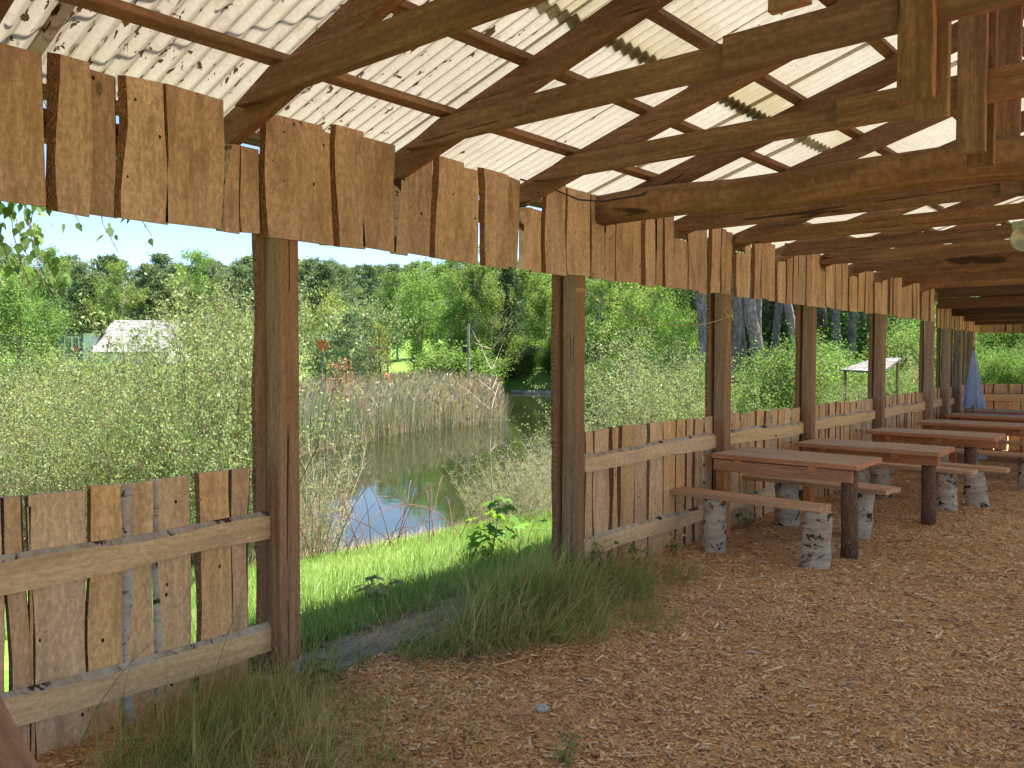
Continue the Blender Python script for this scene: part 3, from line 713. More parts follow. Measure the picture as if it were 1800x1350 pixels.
# ------------------------------------------------------------------ tables and benches
def table(x0, x1, y0, y1, z, leg, label, seed, planks=3):
    q = random.Random(seed); t = thing('picnic_table', ((x0+x1)/2, (y0+y1)/2, 0), label, 'table', 'timber tables along the fence')
    w = (y1-y0)/planks
    for k in range(planks):
        mb = MB(); beam(mb, (x0+q.uniform(0, .01), y0+w*(k+.5), z-.024), (x1-q.uniform(0, .025)*(k > 0), y0+w*(k+.5), z-.024), w-.008, .046, tone=q.uniform(.3, .7), wob=.0012, seg=6, ch=.004)
        mb.m = [1 if (i % 8) in (0, 1, 2, 3, 4) and False else 0 for i in range(len(mb.m))]
        # the weathered upper face is a different, greyer wood colour
        for i, f in enumerate(mb.f):
            vs = [mb.v[j] for j in f]
            if min(v[2] for v in vs) > z-.012: mb.m[i] = 1
        mb.build('top_plank', [M_table, M_tabletop], t)
    lx, ly, lr = leg
    for s in (-1, 1):
        mb = MB(); beam(mb, (x0+.02, ly+s*(lr+.022), z-.105), (x1-.06-.02*s, ly+s*(lr+.022), z-.105), .042, .10, tone=q.random(), ch=.003); mb.build('apron', [M_table], t)
    for xx in (lx-.28, x0+.25):
        mb = MB(); box(mb, (xx-.03, y0+.05, z-.0505-.045), (xx+.03, ly-lr-.045, z-.0505), 0, .5); mb.build('cross_block', [M_table], t)
    mb = MB(); tube(mb, [(lx, ly, -.06+.0), (lx+.004, ly, .2), (lx-.004, ly, .45), (lx, ly, z-.06)], [lr*1.04, lr, lr*.98, lr*.97], 16, 0, .5, rough=.04, r=q); mb.build('leg', [M_barkd], t, True)
    mb = MB(); box(mb, (x0+.02, ly-lr-.0, -.02), (x0+.10, ly+lr, z-.16), 0, .4); mb.build('leg', [M_table], t)
    return t
def bench(x0, x1, y0, y1, z, stumps, label, seed, planks=2, rot=0.):
    q = random.Random(seed); cx, cy = (x0+x1)/2, (y0+y1)/2
    t = thing('bench', (cx, cy, 0), label, 'bench', 'plank benches on birch stumps')
    w = (y1-y0)/planks; c, s = math.cos(rot), math.sin(rot)
    def ro(x, y): return (cx+(x-cx)*c-(y-cy)*s, cy+(x-cx)*s+(y-cy)*c)
    for k in range(planks):
        yy = y0+w*(k+.5); a = ro(x0+q.uniform(0, .02), yy); b = ro(x1-q.uniform(0, .03), yy)
        mb = MB(); beam(mb, (a[0], a[1], z-.021), (b[0], b[1], z-.021-.006*k), w-.01, .042, tone=q.uniform(.3, .8), wob=.0015, seg=6); mb.build('seat_plank', [M_bench], t)
    for sx, sy, sr in stumps:
        mb = MB(); lx, ly = q.uniform(-.03, .03), q.uniform(-.02, .02)
        n = 9; tube(mb, [(sx-lx*(1-2*i/(n-1)), sy-ly*(1-2*i/(n-1)), -.05+(z+.006)*i/(n-1)) for i in range(n)], [sr*(1.10-.14*i/(n-1)+.04*math.sin(i*1.6+sx*9)) for i in range(n)], 24, 0, q.uniform(.4, .7), rough=.022, r=q, capmat=1)
        mb.build('stump', [M_birchs, M_bench], t, True)
    return t
table(-.0, 1.29, 6.88, 7.60, .785, (1.20, 7.0, .068), 'nearest timber table, orange-brown planks on a dark bark log leg', 1)
bench(-.33, 1.22, 6.34, 6.60, .50, ((.25, 6.46, .095), (1.13, 6.46, .108)), 'nearest plank bench on two birch stumps, in front of the nearest table', 2)
bench(-.2, 1.30, 7.74, 8.14, .475, ((.30, 7.88, .11), (.98, 7.90, .115)), 'plank bench behind the nearest table, its seat slightly askew', 3, 3, -.05)
table(.03, 1.45, 8.72, 9.40, .745, (1.30, 8.98, .068), 'second timber table from the front, reddish edge and log leg', 4)
bench(.0, 1.55, 9.72, 10.0, .465, ((.34, 9.84, .11), (1.24, 9.86, .115)), 'bench behind the second table, on a thick pale birch stump', 5)
table(.08, 1.52, 10.85, 11.55, .74, (1.18, 11.28, .068), 'third timber table from the front, pale grey top', 6)
bench(.1, 1.75, 10.28, 10.55, .45, ((.4, 10.4, .11), (1.42, 10.42, .11)), 'bench with split seat planks in front of the third table', 7)
bench(.3, 2.0, 12.0, 12.28, .45, ((.6, 12.14, .12), (1.66, 12.14, .12)), 'bench behind the third table, dark stumps at its right end', 8)
table(.15, 2.1, 12.75, 13.45, .75, (1.75, 13.1, .07), 'fourth timber table, in the shade near the dark far bay', 9)
table(.10, 2.2, 14.55, 15.2, .76, (1.8, 14.9, .07), 'fifth timber table, in front of the folded blue parasol', 10)
table(.05, 2.2, 16.0, 16.6, .76, (1.8, 16.3, .07), 'farthest timber table, at the end fence of the shelter', 12)
bench(.2, 2.1, 13.75, 14.0, .45, ((.6, 13.88, .12), (1.7, 13.88, .12)), 'bench between the fourth and the fifth table', 13)
bench(1.0, 2.6, 15.4, 15.62, .46, ((1.2, 15.52, .12), (2.3, 15.52, .12)), 'farthest bench, with a red cushion lying on it', 14)
mb = MB(); tube(mb, [(1.05+.1*i, 15.5, .52+.01*math.sin(i*1.7)) for i in range(7)], [.03, .055, .06, .05, .062, .055, .03], 12, squash=.9)
tag(mb.build('cushion', [M_redp], None, True), 'red rolled cushion lying on the farthest bench', 'cushion')

# parasol, folded
px_, py_ = .33, 15.45
t = thing('parasol', (px_, py_, 0), 'folded pale blue parasol standing at the far end of the shelter', 'parasol')
mb = MB(); tube(mb, [(px_, py_, 0), (px_-.02, py_, 1.86)], .018, 8); mb.build('pole', [M_grey], t)
mb = MB(); n = 48; lv = 14; V = []; F = []; Mi = []; UV = []
for i in range(lv+1):
    tt = i/lv; z = 1.83-.98*tt
    for k in range(n):
        th = 2*math.pi*k/n; rr = (.012+.125*tt**.85)*(1+.34*tt*math.cos(6*th+.5*math.sin(2*th))); V.append((px_-.02+.02*tt+rr*math.cos(th), py_+rr*.8*math.sin(th), z-.03*tt*math.cos(6*th)))
for i in range(lv):
    for k in range(n):
        j = (k+1) % n; F.append((i*n+k, i*n+j, i*n+n+j, i*n+n+k)); Mi.append(1 if math.cos(6*2*math.pi*k/n) < -.2 else 0); UV.append([(0, 0)]*4)
mb.add(V, F, Mi, UV); mb.build('canopy', [M_fab, M_fab2], t, True)
mb = MB(); tube(mb, [(px_, py_, -.03), (px_, py_, .07)], [.22, .19], 20); mb.build('base', [M_concrete], t)

# floodlight at the right edge, cable and twine
t = thing('floodlight', (2.56, 6.12, 2.50), 'grey floodlight hanging from a king post at the right edge', 'lamp')
mb = MB(); box(mb, (2.50, 6.06, 2.47), (2.70, 6.10, 2.52), 0); mb.build('bracket', [M_galv], t)
mb = MB(); V = []; F = []; n = 16
for i, (rr, yy) in enumerate(((.03, 6.14), (.075, 6.10), (.085, 6.04), (.085, 6.02), (.074, 6.02), (.06, 6.06))):
    for k in range(n): V.append((2.58+rr*math.cos(6.2832*k/n), yy, 2.405+rr*math.sin(6.2832*k/n)))
for i in range(5):
    for k in range(n): F.append((i*n+k, i*n+(k+1) % n, i*n+n+(k+1) % n, i*n+n+k))
F.append(tuple(range(5*n, 6*n)))
mb.add(V, F); mb.build('lamp_housing', [M_galv], t, True)
mb = MB(); P = [(.03, 4.15, 2.82), (.05, 4.5, 2.80), (.06, 4.75, 2.77), (.20, 4.85, 2.755), (.42, 4.98, 2.79), (.62, 5.05, 2.87), (.70, 5.10, 2.92)]
tube(mb, P, .006, 6); tag(mb.build('cable', [M_black], None, True), 'black cable looping from the valance to the log tie', 'cable')
mb = MB(); r2 = random.Random(4)
tw = []
for i in range(25):
    u = i/24; y = 4.93+u*2.28; tw.append((.012, y, 2.13+(-.08)*u-.20*4*u*(1-u)*.8))
tube(mb, tw, .0028, 5)
for yy, zz in ((4.86, 2.14), (7.2, 2.05)):
    for dzz in (0, .008, -.01): tube(mb, [(.006, yy-.064, zz+dzz), (.007, yy+.0, zz+dzz+.004), (.006, yy+.064, zz+dzz), (-.06, yy+.066, zz+dzz), (-.125, yy+.064, zz+dzz)], .0032, 5)
tube(mb, [(.012, 7.2, 2.05), (.03, 7.14, 2.11), (.03, 7.10, 2.12), (.025, 7.06, 2.09), (.03, 7.12, 2.04), (.02, 7.18, 2.0), (.02, 7.16, 1.88), (.02, 7.17, 1.80)], .0035, 5)
tag(mb.build('twine', [M_twine], None, True), 'loose twine tied between the second and third posts', 'twine')
# slanting timbers at the left margin
mb = MB(); _d = 1.5
def _bk(px, py): a, b = at(px, _d); return (a, b, EYE+(629-py)/F_PX*_d)
beam(mb, _bk(-190, 1040), _bk(441, 2232), .05, .13, up=(math.sin(_y), -math.cos(_y), 0), tone=.3, wob=.002, seg=6); tag(mb.build('brace_timber', [M_post]), 'slanting brown timber very close to the viewer in the lower left corner', 'timber')

# ------------------------------------------------------------------ doorway: weathered planks, stone
t = thing('wooden_step', (-.15, 3.1, 0), 'weathered grey planks lying on the ground in the open doorway', 'step')
for k, (a, b, w) in enumerate((((-.02, 2.55), (-.10, 3.9), .16), ((-.20, 2.62), (-.26, 3.95), .17), ((-.40, 2.85), (-.42, 3.8), .15))):
    mb = MB(); beam(mb, (a[0], a[1], -.004-.012*k), (b[0], b[1], .004-.016*k), w, .03, tone=.2+.3*k, wob=.004, seg=10, ch=.008); mb.build('plank', [M_grey], t)
def stone(name, c, s, mat, label, seed):
    R = rng(seed); n1, n2 = 12, 8; V = []; F = []
    for i in range(n2+1):
        for k in range(n1):
            ph = math.pi*i/n2; th = 2*math.pi*k/n1; q = 1+.16*math.sin(2*th+seed)+.1*math.sin(3*th+i)
            V.append((c[0]+s[0]*q*math.sin(ph)*math.cos(th), c[1]+s[1]*q*math.sin(ph)*math.sin(th), c[2]+s[2]*math.cos(ph)))
    for i in range(n2):
        for k in range(n1): j = (k+1) % n1; F.append((i*n1+k, i*n1+n1+k, i*n1+n1+j, i*n1+j))
    mb = MB(); mb.add(V, F); return tag(mb.build(name, [mat], None, True), label, 'stone')
stone('stone', (1.17, 2.98, .008), (.042, .03, .014), M_concrete, 'flat pale stone lying on the wood chips', 4)

# ------------------------------------------------------------------ wood chips
def chips(n, xr, yr, ln, seed, wide=1.0):
    R = rng(seed); x = R.uniform(*xr, n); y = R.uniform(*yr, n)
    z = floor_z(x, y)+R.random(n)*.008
    az = R.random(n)*np.pi+.2*R.normal(size=n); L = ln*(.35+1.3*R.random(n)**2.2); w = L*(.16+.30*R.random(n))*wide; w = np.minimum(w, .016); th = .0012+.0022*R.random(n)
    ti = R.normal(size=n)*.24; ro = R.normal(size=n)*.35
    d = np.stack([np.cos(az)*np.cos(ti), np.sin(az)*np.cos(ti), np.sin(ti)], 1); s = np.stack([-np.sin(az), np.cos(az), ro], 1); s /= np.linalg.norm(s, axis=1, keepdims=True)
    nn = np.cross(d, s); nn *= np.sign(nn[:, 2])[:, None]
    c = np.stack([x, y, z+.002], 1); a = d*(L/2)[:, None]; b = s*(w/2)[:, None]; e = nn*th[:, None]
    j = R.uniform(.4, 1, (n, 2))
    V = np.stack([c-a-b*j[:, :1], c+a-b*j[:, 1:], c+a+b, c-a+b, c-a*.96-b*j[:, :1]*.9+e, c+a*.9-b*j[:, 1:]*.9+e, c+a*.96+b*.9+e, c-a*.9+b*.9+e], 1).reshape(-1, 3)
    f = np.array([[4, 5, 6, 7], [0, 1, 5, 4], [1, 2, 6, 5], [2, 3, 7, 6], [3, 0, 4, 7]])
    Fc = (np.arange(n)[:, None, None]*8+f[None]).reshape(-1, 4); t = np.repeat(R.random(n), 8)
    return V, Fc, t
def join(parts):
    Vs, Fs, Ts = [], [], []; o = 0
    for V, F, T in parts: Vs.append(V); Fs.append(F+o); Ts.append(T); o += len(V)
    return np.concatenate(Vs), np.concatenate(Fs), np.concatenate(Ts)
V, F, T = join([chips(52000, (.02, 3.9), (1.0, 5.2), .024, 1), chips(34000, (.0, 4.1), (5.0, 10.5), .030, 2), chips(2600, (0, 3.9), (1, 9), .055, 5, .8), chips(420, (0, 3.9), (1.2, 8), .10, 15, .9), chips(9000, (-.1, 4.), (10, 15), .045, 6), chips(9000, (-.32, .6), (1.0, 5.5), .02, 7)])
tag(link('wood_chips', np_mesh('wood_chips', V, F, [M_chip], tone=T)), 'loose brown wood chips scattered over the shelter floor', 'wood chips', kind='stuff')

R = rng(91); n = 260; x = R.uniform(.1, 3.6, n); y = 1.2+7*R.random(n)**1.3
V, F = leaf_ovate(np.stack([x, y, floor_z(x, y)+.012], 1), .022, R, np.stack([R.normal(size=n), R.normal(size=n), .15*R.normal(size=n)], 1)); V[:, 2] = np.maximum(V[:, 2], floor_z(V[:, 0], V[:, 1])+.004)
tag(link('dry_leaves', np_mesh('dry_leaves', V, F, [leafmat('dry_leaf', (.16, .09, .05), (.40, .26, .14), (.62, .46, .28), .1)], np.repeat(R.random(n), 8))), 'small dry brown leaves lying among the wood chips', 'leaves', kind='stuff')
mb = MB(); qb = random.Random(44)
for i in range(60):
    x, y = qb.uniform(.1, 3.5), 1.4+6*qb.random()**1.2; a = qb.uniform(0, 3.1); L = qb.uniform(.05, .22); z = float(floor_z(np.array(x), np.array(y)))+.008
    tube(mb, [(x, y, z), (x+L*.5*math.cos(a), y+L*.5*math.sin(a), z+.008), (x+L*math.cos(a+.2), y+L*math.sin(a+.2), z)], [.0035, .003, .0015], 5)
tag(mb.build('twigs', [M_twig]), 'thin fallen twigs lying on the wood chips', 'twigs', kind='stuff')
# ------------------------------------------------------------------ grasses
def grass_obj(name, parts, mats, label, cat):
    Vs = []; Fs = []; Ts = []; Ms = []; o = 0
    for V, F, T, m in parts: Vs.append(V); Fs.append(F+o); Ts.append(T); Ms.append(np.full(len(F), m)); o += len(V)
    me = np_mesh(name, np.concatenate(Vs), np.concatenate(Fs), mats, np.concatenate(Ts), np.concatenate(Ms)); return tag(link(name, me), label, cat, kind='stuff')
R = rng(17); n = 125000
x = -.45-4.6*R.random(n)**1.25; y = 2.0+11.*R.random(n)**1.4; keep = (poly_sd(POND, x, y) > .45); x, y = x[keep], y[keep]
V, F, k = blades(np.stack([x, y, terr(x, y)-.01], 1), .085, .0052, R, curl=.5, nseg=3, spread=.55); T = np.repeat(np.clip(R.random(len(x))*.8+.25*np.sin(x*2.1)*np.sin(y*1.7), 0, 1), k)
# taller shaded grass just outside the posts
m = 9000; x2 = -.35-1.0*R.random(m)**1.1; y2 = 2.4+3.6*R.random(m); V2, F2, k2 = blades(np.stack([x2, y2, terr(x2, y2)-.01], 1), .17, .007, R, curl=.6, nseg=4, spread=.6)
T2 = np.repeat(R.random(m)*.55, k2)
m = 4200; x3 = -4.9+.9*R.random(m); y3 = 4.6+9*R.random(m); V3, F3, k3 = blades(np.stack([x3, y3, terr(x3, y3)-.01], 1), .22, .006, R, curl=.6, nseg=4, spread=.7)
T3 = np.repeat(R.random(m), k3)
grass_obj('lawn_grass', [(V, F, T, 0), (V2, F2, T2, 0), (V3, F3, T3, 1)], [L_lawn, L_dry], 'bright green lawn grass outside the doorway', 'grass')
# long drooping grass inside the doorway
def clump(cx, cy, n, rad_, L, w, lean, la, seed, z=None, curl=1.0, spread=.6, tb=.0, ta=1.0):
    R = rng(seed); a = R.random(n)*6.283; q = rad_*np.sqrt(R.random(n)); x = cx+q*np.cos(a); y = cy+q*np.sin(a)
    zz = floor_z(x, y) if z is None else np.full(n, z)
    V, F, k = blades(np.stack([x, y, zz], 1), L, w, R, lean, curl, 6, spread, la); return V, F, np.repeat(tb+ta*R.random(n), k), 0
G = []
for i, (cx, cy, n, rr, L) in enumerate(((.12, 3.95, 1300, .22, .40), (.22, 3.7, 900, .2, .36), (.02, 4.3, 1100, .22, .38), (-.05, 4.62, 900, .2, .36), (.18, 4.45, 700, .25, .34), (.35, 4.15, 700, .25, .30), (.30, 4.85, 600, .28, .26), (.12, 5.15, 500, .25, .26), (.5, 4.6, 350, .3, .18), (.3, 5.5, 300, .3, .16), (.32, 3.4, 520, .2, .30), (.48, 3.65, 420, .22, .28), (.2, 3.15, 260, .18, .22), (.6, 3.95, 420, .25, .26), (.75, 4.4, 260, .3, .18))):
    G.append(clump(cx, cy, n, rr, L, .0042, (.65, -.45, 0), .5, 100+i, tb=.25 if i % 3 else .0, ta=.75))
for i, (cx, cy, n, rr, L) in enumerate(((-.25, 3.35, 260, .25, .15), (-.2, 3.75, 260, .22, .2), (-.05, 2.75, 160, .2, .16), (.05, 2.55, 130, .1, .22), (-.4, 2.8, 240, .18, .14))):
    G.append(clump(cx, cy, n, rr, L, .0045, (.5, -.3, 0), .4, 130+i, tb=0., ta=.7))
# near foreground tufts left
for i, (cx, cy, n, rr, L) in enumerate(((.12, 1.85, 420, .22, .24), (.28, 1.95, 520, .22, .22), (.10, 2.15, 360, .16, .24), (.42, 1.75, 420, .2, .22), (.55, 2.0, 420, .22, .20), (.36, 1.5, 300, .2, .24), (.72, 1.85, 260, .2, .18), (.85, 2.1, 160, .2, .15), (.2, 2.35, 220, .15, .2), (.66, 1.6, 260, .15, .20), (1.05, 2.35, 70, .3, .12), (.95, 2.0, 110, .3, .13), (1.3, 2.6, 60, .35, .10), (.9, 2.7, 50, .3, .10), (.6, 2.6, 80, .3, .12), (.5, 2.35, 120, .2, .13))):
    G.append(clump(cx, cy, n, rr, L, .0034, (.2, -.1, 0), .25, 160+i, curl=1.05, spread=.75, tb=.2 if i % 2 else .45, ta=.6))
# single tall blades against the near fence
R = rng(55); xs = np.array([.06, .08, .10, .05, .12, .09, .04, .14, .07, .10, .16, .05]); ys = np.array([1.25, 1.32, 1.45, 1.5, 1.62, 1.7, 1.78, 1.86, 1.95, 2.05, 2.12, 2.2])
V, F, k = blades(np.stack([xs, ys, np.zeros(12)], 1), np.full(12, .55)+R.random(12)*.2, .005, R, (.1, .5, 0), .7, 8, .5, .3); G.append((V, F, np.repeat(R.random(12)*.6, k), 0))
# straw lying flat
for i, (cx, cy, n, rr) in enumerate(((.15, 4.3, 500, .5), (-.12, 3.3, 420, .35), (.4, 4.7, 260, .5), (.3, 1.8, 300, .4), (.8, 1.8, 200, .4), (.3, 5.6, 160, .4), (-.05, 3.9, 420, .3))):
    R = rng(200+i); a = R.random(n)*6.283; q = rr*np.sqrt(R.random(n)); x = cx+q*np.cos(a)*.8; y = cy+q*np.sin(a)
    V, F, k = blades(np.stack([x, y, floor_z(x, y)+.03+.03*R.random(n)], 1), .30, .003, R, (.3, -.5, 0), 1.8, 6, 2.2, 1.3); G.append((V, F, np.repeat(R.random(n), k), 1))
grass_obj('long_grass', G, [L_long, L_dry], 'long drooping green and straw-coloured grass by the doorway posts', 'grass')

# ------------------------------------------------------------------ small plants
def lobed(c, n_, d, s, V, F, T, tone, lobes=5):
    c = Vector(c); d = Vector(d).normalized(); n_ = Vector(n_).normalized(); w = n_.cross(d).normalized(); n_ = d.cross(w)
    pts = []; m = lobes*2+1
    for i in range(m):
        th = -2.3+4.6*i/(m-1); rr = s*(1.0 if i % 2 == 1 else .62)*(1-.18*abs(th)/2.3)
        pts.append(c+d*(rr*math.cos(th)+s*.1)+w*rr*math.sin(th)+n_*(-.18*rr*(i % 2)+.06*s))
    b = len(V); V.append(c-d*s*.05); V.extend(pts); T.extend([tone]*(len(pts)+1))
    for i in range(m-1): F.append((b, b+1+i, b+2+i))
def plant(name, base, stems, mats, label, cat, seed, ls=.05, h=.4, nl=6, lobes=5, spread=.3, group=None):
    q = random.Random(seed); t = thing(name, base, label, cat, group); ms = MB(); V = []; F = []; T = []
    bx, by, bz = base
    for s in range(stems):
        a = q.uniform(0, 6.28); tip = Vector((bx+spread*h*math.cos(a)*q.uniform(.3, 1), by+spread*h*math.sin(a)*q.uniform(.3, 1), bz+h*q.uniform(.6, 1)))
        b0 = Vector((bx+q.uniform(-.02, .02), by+q.uniform(-.02, .02), bz-.02)); mid = (b0+tip)/2+Vector((q.uniform(-.02, .02), q.uniform(-.02, .02), .04))
        tube(ms, [b0, mid, tip], [.004, .003, .002], 5, cap=False)
        for k in range(nl):
            u = .3+.7*k/max(1, nl-1); p = b0*(1-u)**2+mid*2*u*(1-u)+tip*u*u; aa = q.uniform(0, 6.28); d = Vector((math.cos(aa), math.sin(aa), q.uniform(-.5, .2)))
            e = p+d*ls*.9; tube(ms, [p, e], [.0018, .0012], 4, cap=False); lobed(e, (q.uniform(-.4, .4), q.uniform(-.4, .4), 1), d+Vector((0, 0, -.25)), ls*q.uniform(.7, 1.2), V, F, T, q.random(), lobes)
    ms.build('stem', [M_twig], t)
    me = np_mesh('leaves', np.array([(v[0]-bx, v[1]-by, v[2]-bz) for v in V]), np.array(F), mats, np.array(T)); link('leaves', me, t)
    return t
plant('maple_sapling', (-.98, 4.95, tz(-.98, 4.95)), 4, [L_maple], 'young maple sapling with broad leaves in the grass outside the doorway', 'sapling', 3, .10, .62, 9, 5, .5)
plant('maple_sapling', (-.92, 5.35, tz(-.92, 5.35)), 2, [L_maple], 'smaller leafy sapling to the right of the young maple', 'sapling', 5, .06, .36, 6, 5, .5)
plant('weed_plant', (1.55, 2.66, -.01), 5, [L_long], 'small green weed growing in the wood chips at the bottom of the picture', 'weed', 8, .022, .11, 6, 7, .7)
for i, (x, y, h, s, l) in enumerate(((.03, 5.2, .30, 5, 'leafy weed at the foot of the second post'), (.06, 5.62, .24, 5, 'leafy weed against the fence left of the nearest bench'), (.05, 6.1, .26, 4, 'leafy weed behind the left stump of the nearest bench'), (.06, 7.5, .24, 5, 'small weed in the shade under the nearest table'), (.04, 2.56, .10, 4, 'low weed at the foot of the nearest post'), (-.5, 3.9, .14, 4, 'broad-leaved weed at the edge of the grey planks'), (-.75, 3.6, .22, 4, 'dark broad-leaved weed in the shaded grass'))):
    plant('weed_plant', (x, y, -.02 if x > -.3 else tz(x, y)), s, [L_long if i != 5 else L_maple], l, 'weed', 60+i, .035 if i < 5 else .06, h, 6, 5, .6)

# ------------------------------------------------------------------ trees and shrubs (prototypes are meshes, copied by placing them)
def limb(mb, p0, d, L, r0, q, n=4, drop=0., n_side=5, tone=.5):
    pts = [Vector(p0)]; d = Vector(d).normalized()
    for i in range(n):
        d = (d+Vector((q.uniform(-.22, .22), q.uniform(-.22, .22), q.uniform(-.15, .2)-drop))).normalized(); pts.append(pts[-1]+d*(L/n))
    tube(mb, pts, [r0*(1-.85*i/n) for i in range(n+1)], n_side, cap=False, tone=tone); return pts
def mk(name, mb, mats, V, F, T, lmats):
    """crown + trunk meshes"""
    me_t = None
    if mb.v:
        o = mb.build('trunk', mats, None, True); me_t = o.data; bpy.data.objects.remove(o)
    return me_t, np_mesh('crown', V, F, lmats, T)
def tone_for(C, R, amp=.5):
    """light and dark clumps: colour differences between twigs"""
    k = np.sin(C[:, 0]*2.3+1)*np.sin(C[:, 1]*2.1)*np.sin(C[:, 2]*1.9+.5)
    return np.clip(.4+.3*k+amp*(R.random(len(C))-.4), 0, 1)
def gen_shrub(seed, H=3.6, n=9000, leaf=.034, stems=34, mat=None, spread=.32, tw=None):
    R = rng(seed); q = random.Random(seed); mb = MB(); C = []
    for s in range(stems):
        a = q.uniform(0, 6.28); b = q.uniform(0, .45)*H*.35; sp = q.uniform(.05, spread)
        p0 = (b*math.cos(a), b*math.sin(a), 0); pts = limb(mb, p0, (math.cos(a)*sp*1.3, math.sin(a)*sp*1.3, 1), H*q.uniform(.6, 1.), .013*H/3.6*q.uniform(.7, 1.4), q, 7, 0, 4)
        for i in range(2, 8):
            for _ in range(4):
                p = pts[i]*1.0; dd = Vector((q.uniform(-1, 1), q.uniform(-1, 1), q.uniform(.2, 1.1)))
                tp = limb(mb, p, dd, q.uniform(.25, .6)*H/3.6, .004, q, 3, 0, 3); C.extend([(tp[j]+(tp[j+1]-tp[j])*q.random()) for j in range(3) for _ in range(3)])
    C = np.array([tuple(c) for c in C]); idx = R.integers(0, len(C), n); P = C[idx]+R.normal(size=(n, 3))*.055*H/3.6
    V, F = leaf_quads(P, leaf, R, 1.7); T = np.repeat(np.clip(.45+.55*(R.random(n)-.3)+.2*np.sin(P[:, 2]*3+P[:, 0]*4), 0, 1), 4)
    return mk('shrub', mb, [tw or M_twigp], V, F, T, [mat or L_shrub])
def gen_birch(seed, H=11., n=11000, leaf=.11, mat=None, trunks=1, tr=None, low=.18):
    R = rng(seed); q = random.Random(seed); mb = MB(); C = []
    for tk in range(trunks):
        a = q.uniform(0, 6.28)+tk*2.1; ox = .45*math.cos(a)*(trunks > 1); oy = .45*math.sin(a)*(trunks > 1); h = H*(1-.12*tk)
        pts = [Vector((ox*(1+1.2*i/9)+.12*math.sin(i*.9+seed), oy*(1+1.2*i/9)+.1*math.cos(i*.8+seed), h*i/9)) for i in range(10)]
        tube(mb, pts, [.13*H/11*(1-.9*i/9)+.01 for i in range(10)], 8, cap=False)
        for b in range(int(46/trunks**.5)):
            u = low+(1-low)*q.random()**.9; i = min(8, int(u*9)); p = pts[i].lerp(pts[i+1], u*9-i); a = q.uniform(0, 6.28)
            L = H*(.07+.20*math.sin(math.pi*min(1, (1.02-u)*1.15))**.8)*q.uniform(.7, 1.15)
            bp = limb(mb, p, (math.cos(a), math.sin(a), .75), L, .028*H/11, q, 4, .10, 4, .2)
            for j in range(1, 5):
                for _ in range(5):
                    c = bp[j]+Vector((q.gauss(0, .22), q.gauss(0, .22), q.gauss(0, .15))); dn = q.uniform(.2, 1.1)*H/11
                    for m in range(3): C.append((c.x+q.gauss(0, .06), c.y+q.gauss(0, .06), c.z-dn*m/3))
    C = np.array(C); idx = R.integers(0, len(C), n); P = C[idx]+R.normal(size=(n, 3))*np.array([.11, .11, .16])*H/11
    V, F = leaf_quads(P, leaf, R, 1.4); return mk('birch', mb, [tr or M_birch], V, F, np.repeat(tone_for(P, R), 4), [mat or L_birch])
def gen_pine(seed, H=9., n=9000, mat=None, low=.08, width=.27, leaf=.085, rnd=.8):
    """young bushy pine: whorls of upturned branches"""
    R = rng(seed); q = random.Random(seed); mb = MB(); C = []; D = []
    pts = [Vector((.08*math.sin(i+seed), .08*math.cos(i*1.3), H*i/9)) for i in range(10)]; tube(mb, pts, [.14*H/9*(1-.9*i/9)+.01 for i in range(10)], 8, cap=False)
    lev = int(H*2.0)
    for l in range(lev):
        u = low+(1-low)*l/lev
        for b in range(7):
            a = q.uniform(0, 6.28); L = H*width*((1-u)**rnd)*q.uniform(.75, 1.15)+.15; i = min(8, int(u*9)); p = pts[i].lerp(pts[i+1], u*9-i)
            bp = limb(mb, p, (math.cos(a), math.sin(a), .28), L, .02*H/9, q, 4, -.05, 4)
            for j in range(1, 5):
                for _ in range(5):
                    C.append((bp[j].x+q.gauss(0, .10+.04*L), bp[j].y+q.gauss(0, .10+.04*L), bp[j].z+q.gauss(.04, .10))); D.append((math.cos(a)*.6, math.sin(a)*.6, .9))
    C = np.array(C); D = np.array(D); idx = R.integers(0, len(C), n); P = C[idx]+R.normal(size=(n, 3))*.085*H/9
    V, F = leaf_quads(P, leaf, R, 2.6, D[idx]); return mk('pine', mb, [M_pineb], V, F, np.repeat(tone_for(P, R, .6), 4), [mat or L_pine])
def gen_tall(seed, H=16., n=8000, mat=None, start=.5, leaf=.12):
    """tall forest pine with a bare trunk"""
    R = rng(seed); q = random.Random(seed); mb = MB(); C = []
    pts = [Vector((.25*math.sin(i*.5+seed), .2*math.cos(i*.6+seed), H*i/11)) for i in range(12)]; tube(mb, pts, [.19*(1-.8*i/11)+.01 for i in range(12)], 10, cap=False)
    for b in range(38):
        u = start+(1-start)*q.random(); i = min(10, int(u*11)); p = pts[i].lerp(pts[i+1], u*11-i); a = q.uniform(0, 6.28)
        L = H*.17*q.uniform(.5, 1.1)*(1.15-u)**.5*1.3; bp = limb(mb, p, (math.cos(a), math.sin(a), .3), L, .04, q, 4, -.03, 4)
        for j in range(2, 5):
            for _ in range(4): C.append((bp[j].x+q.gauss(0, .3), bp[j].y+q.gauss(0, .3), bp[j].z+q.gauss(.1, .2)))
    for b in range(10):
        u = q.uniform(.15, start); i = int(u*11); p = pts[i].lerp(pts[i+1], u*11-i); a = q.uniform(0, 6.28); limb(mb, p, (math.cos(a), math.sin(a), .1), q.uniform(.4, 1.4), .02, q, 3, 0, 3)
    C = np.array(C); idx = R.integers(0, len(C), n); P = C[idx]+R.normal(size=(n, 3))*.2
    V, F = leaf_quads(P, leaf, R, 2.0); return mk('tall', mb, [M_pineb], V, F, np.repeat(tone_for(P, R, .6), 4), [mat or L_pined])
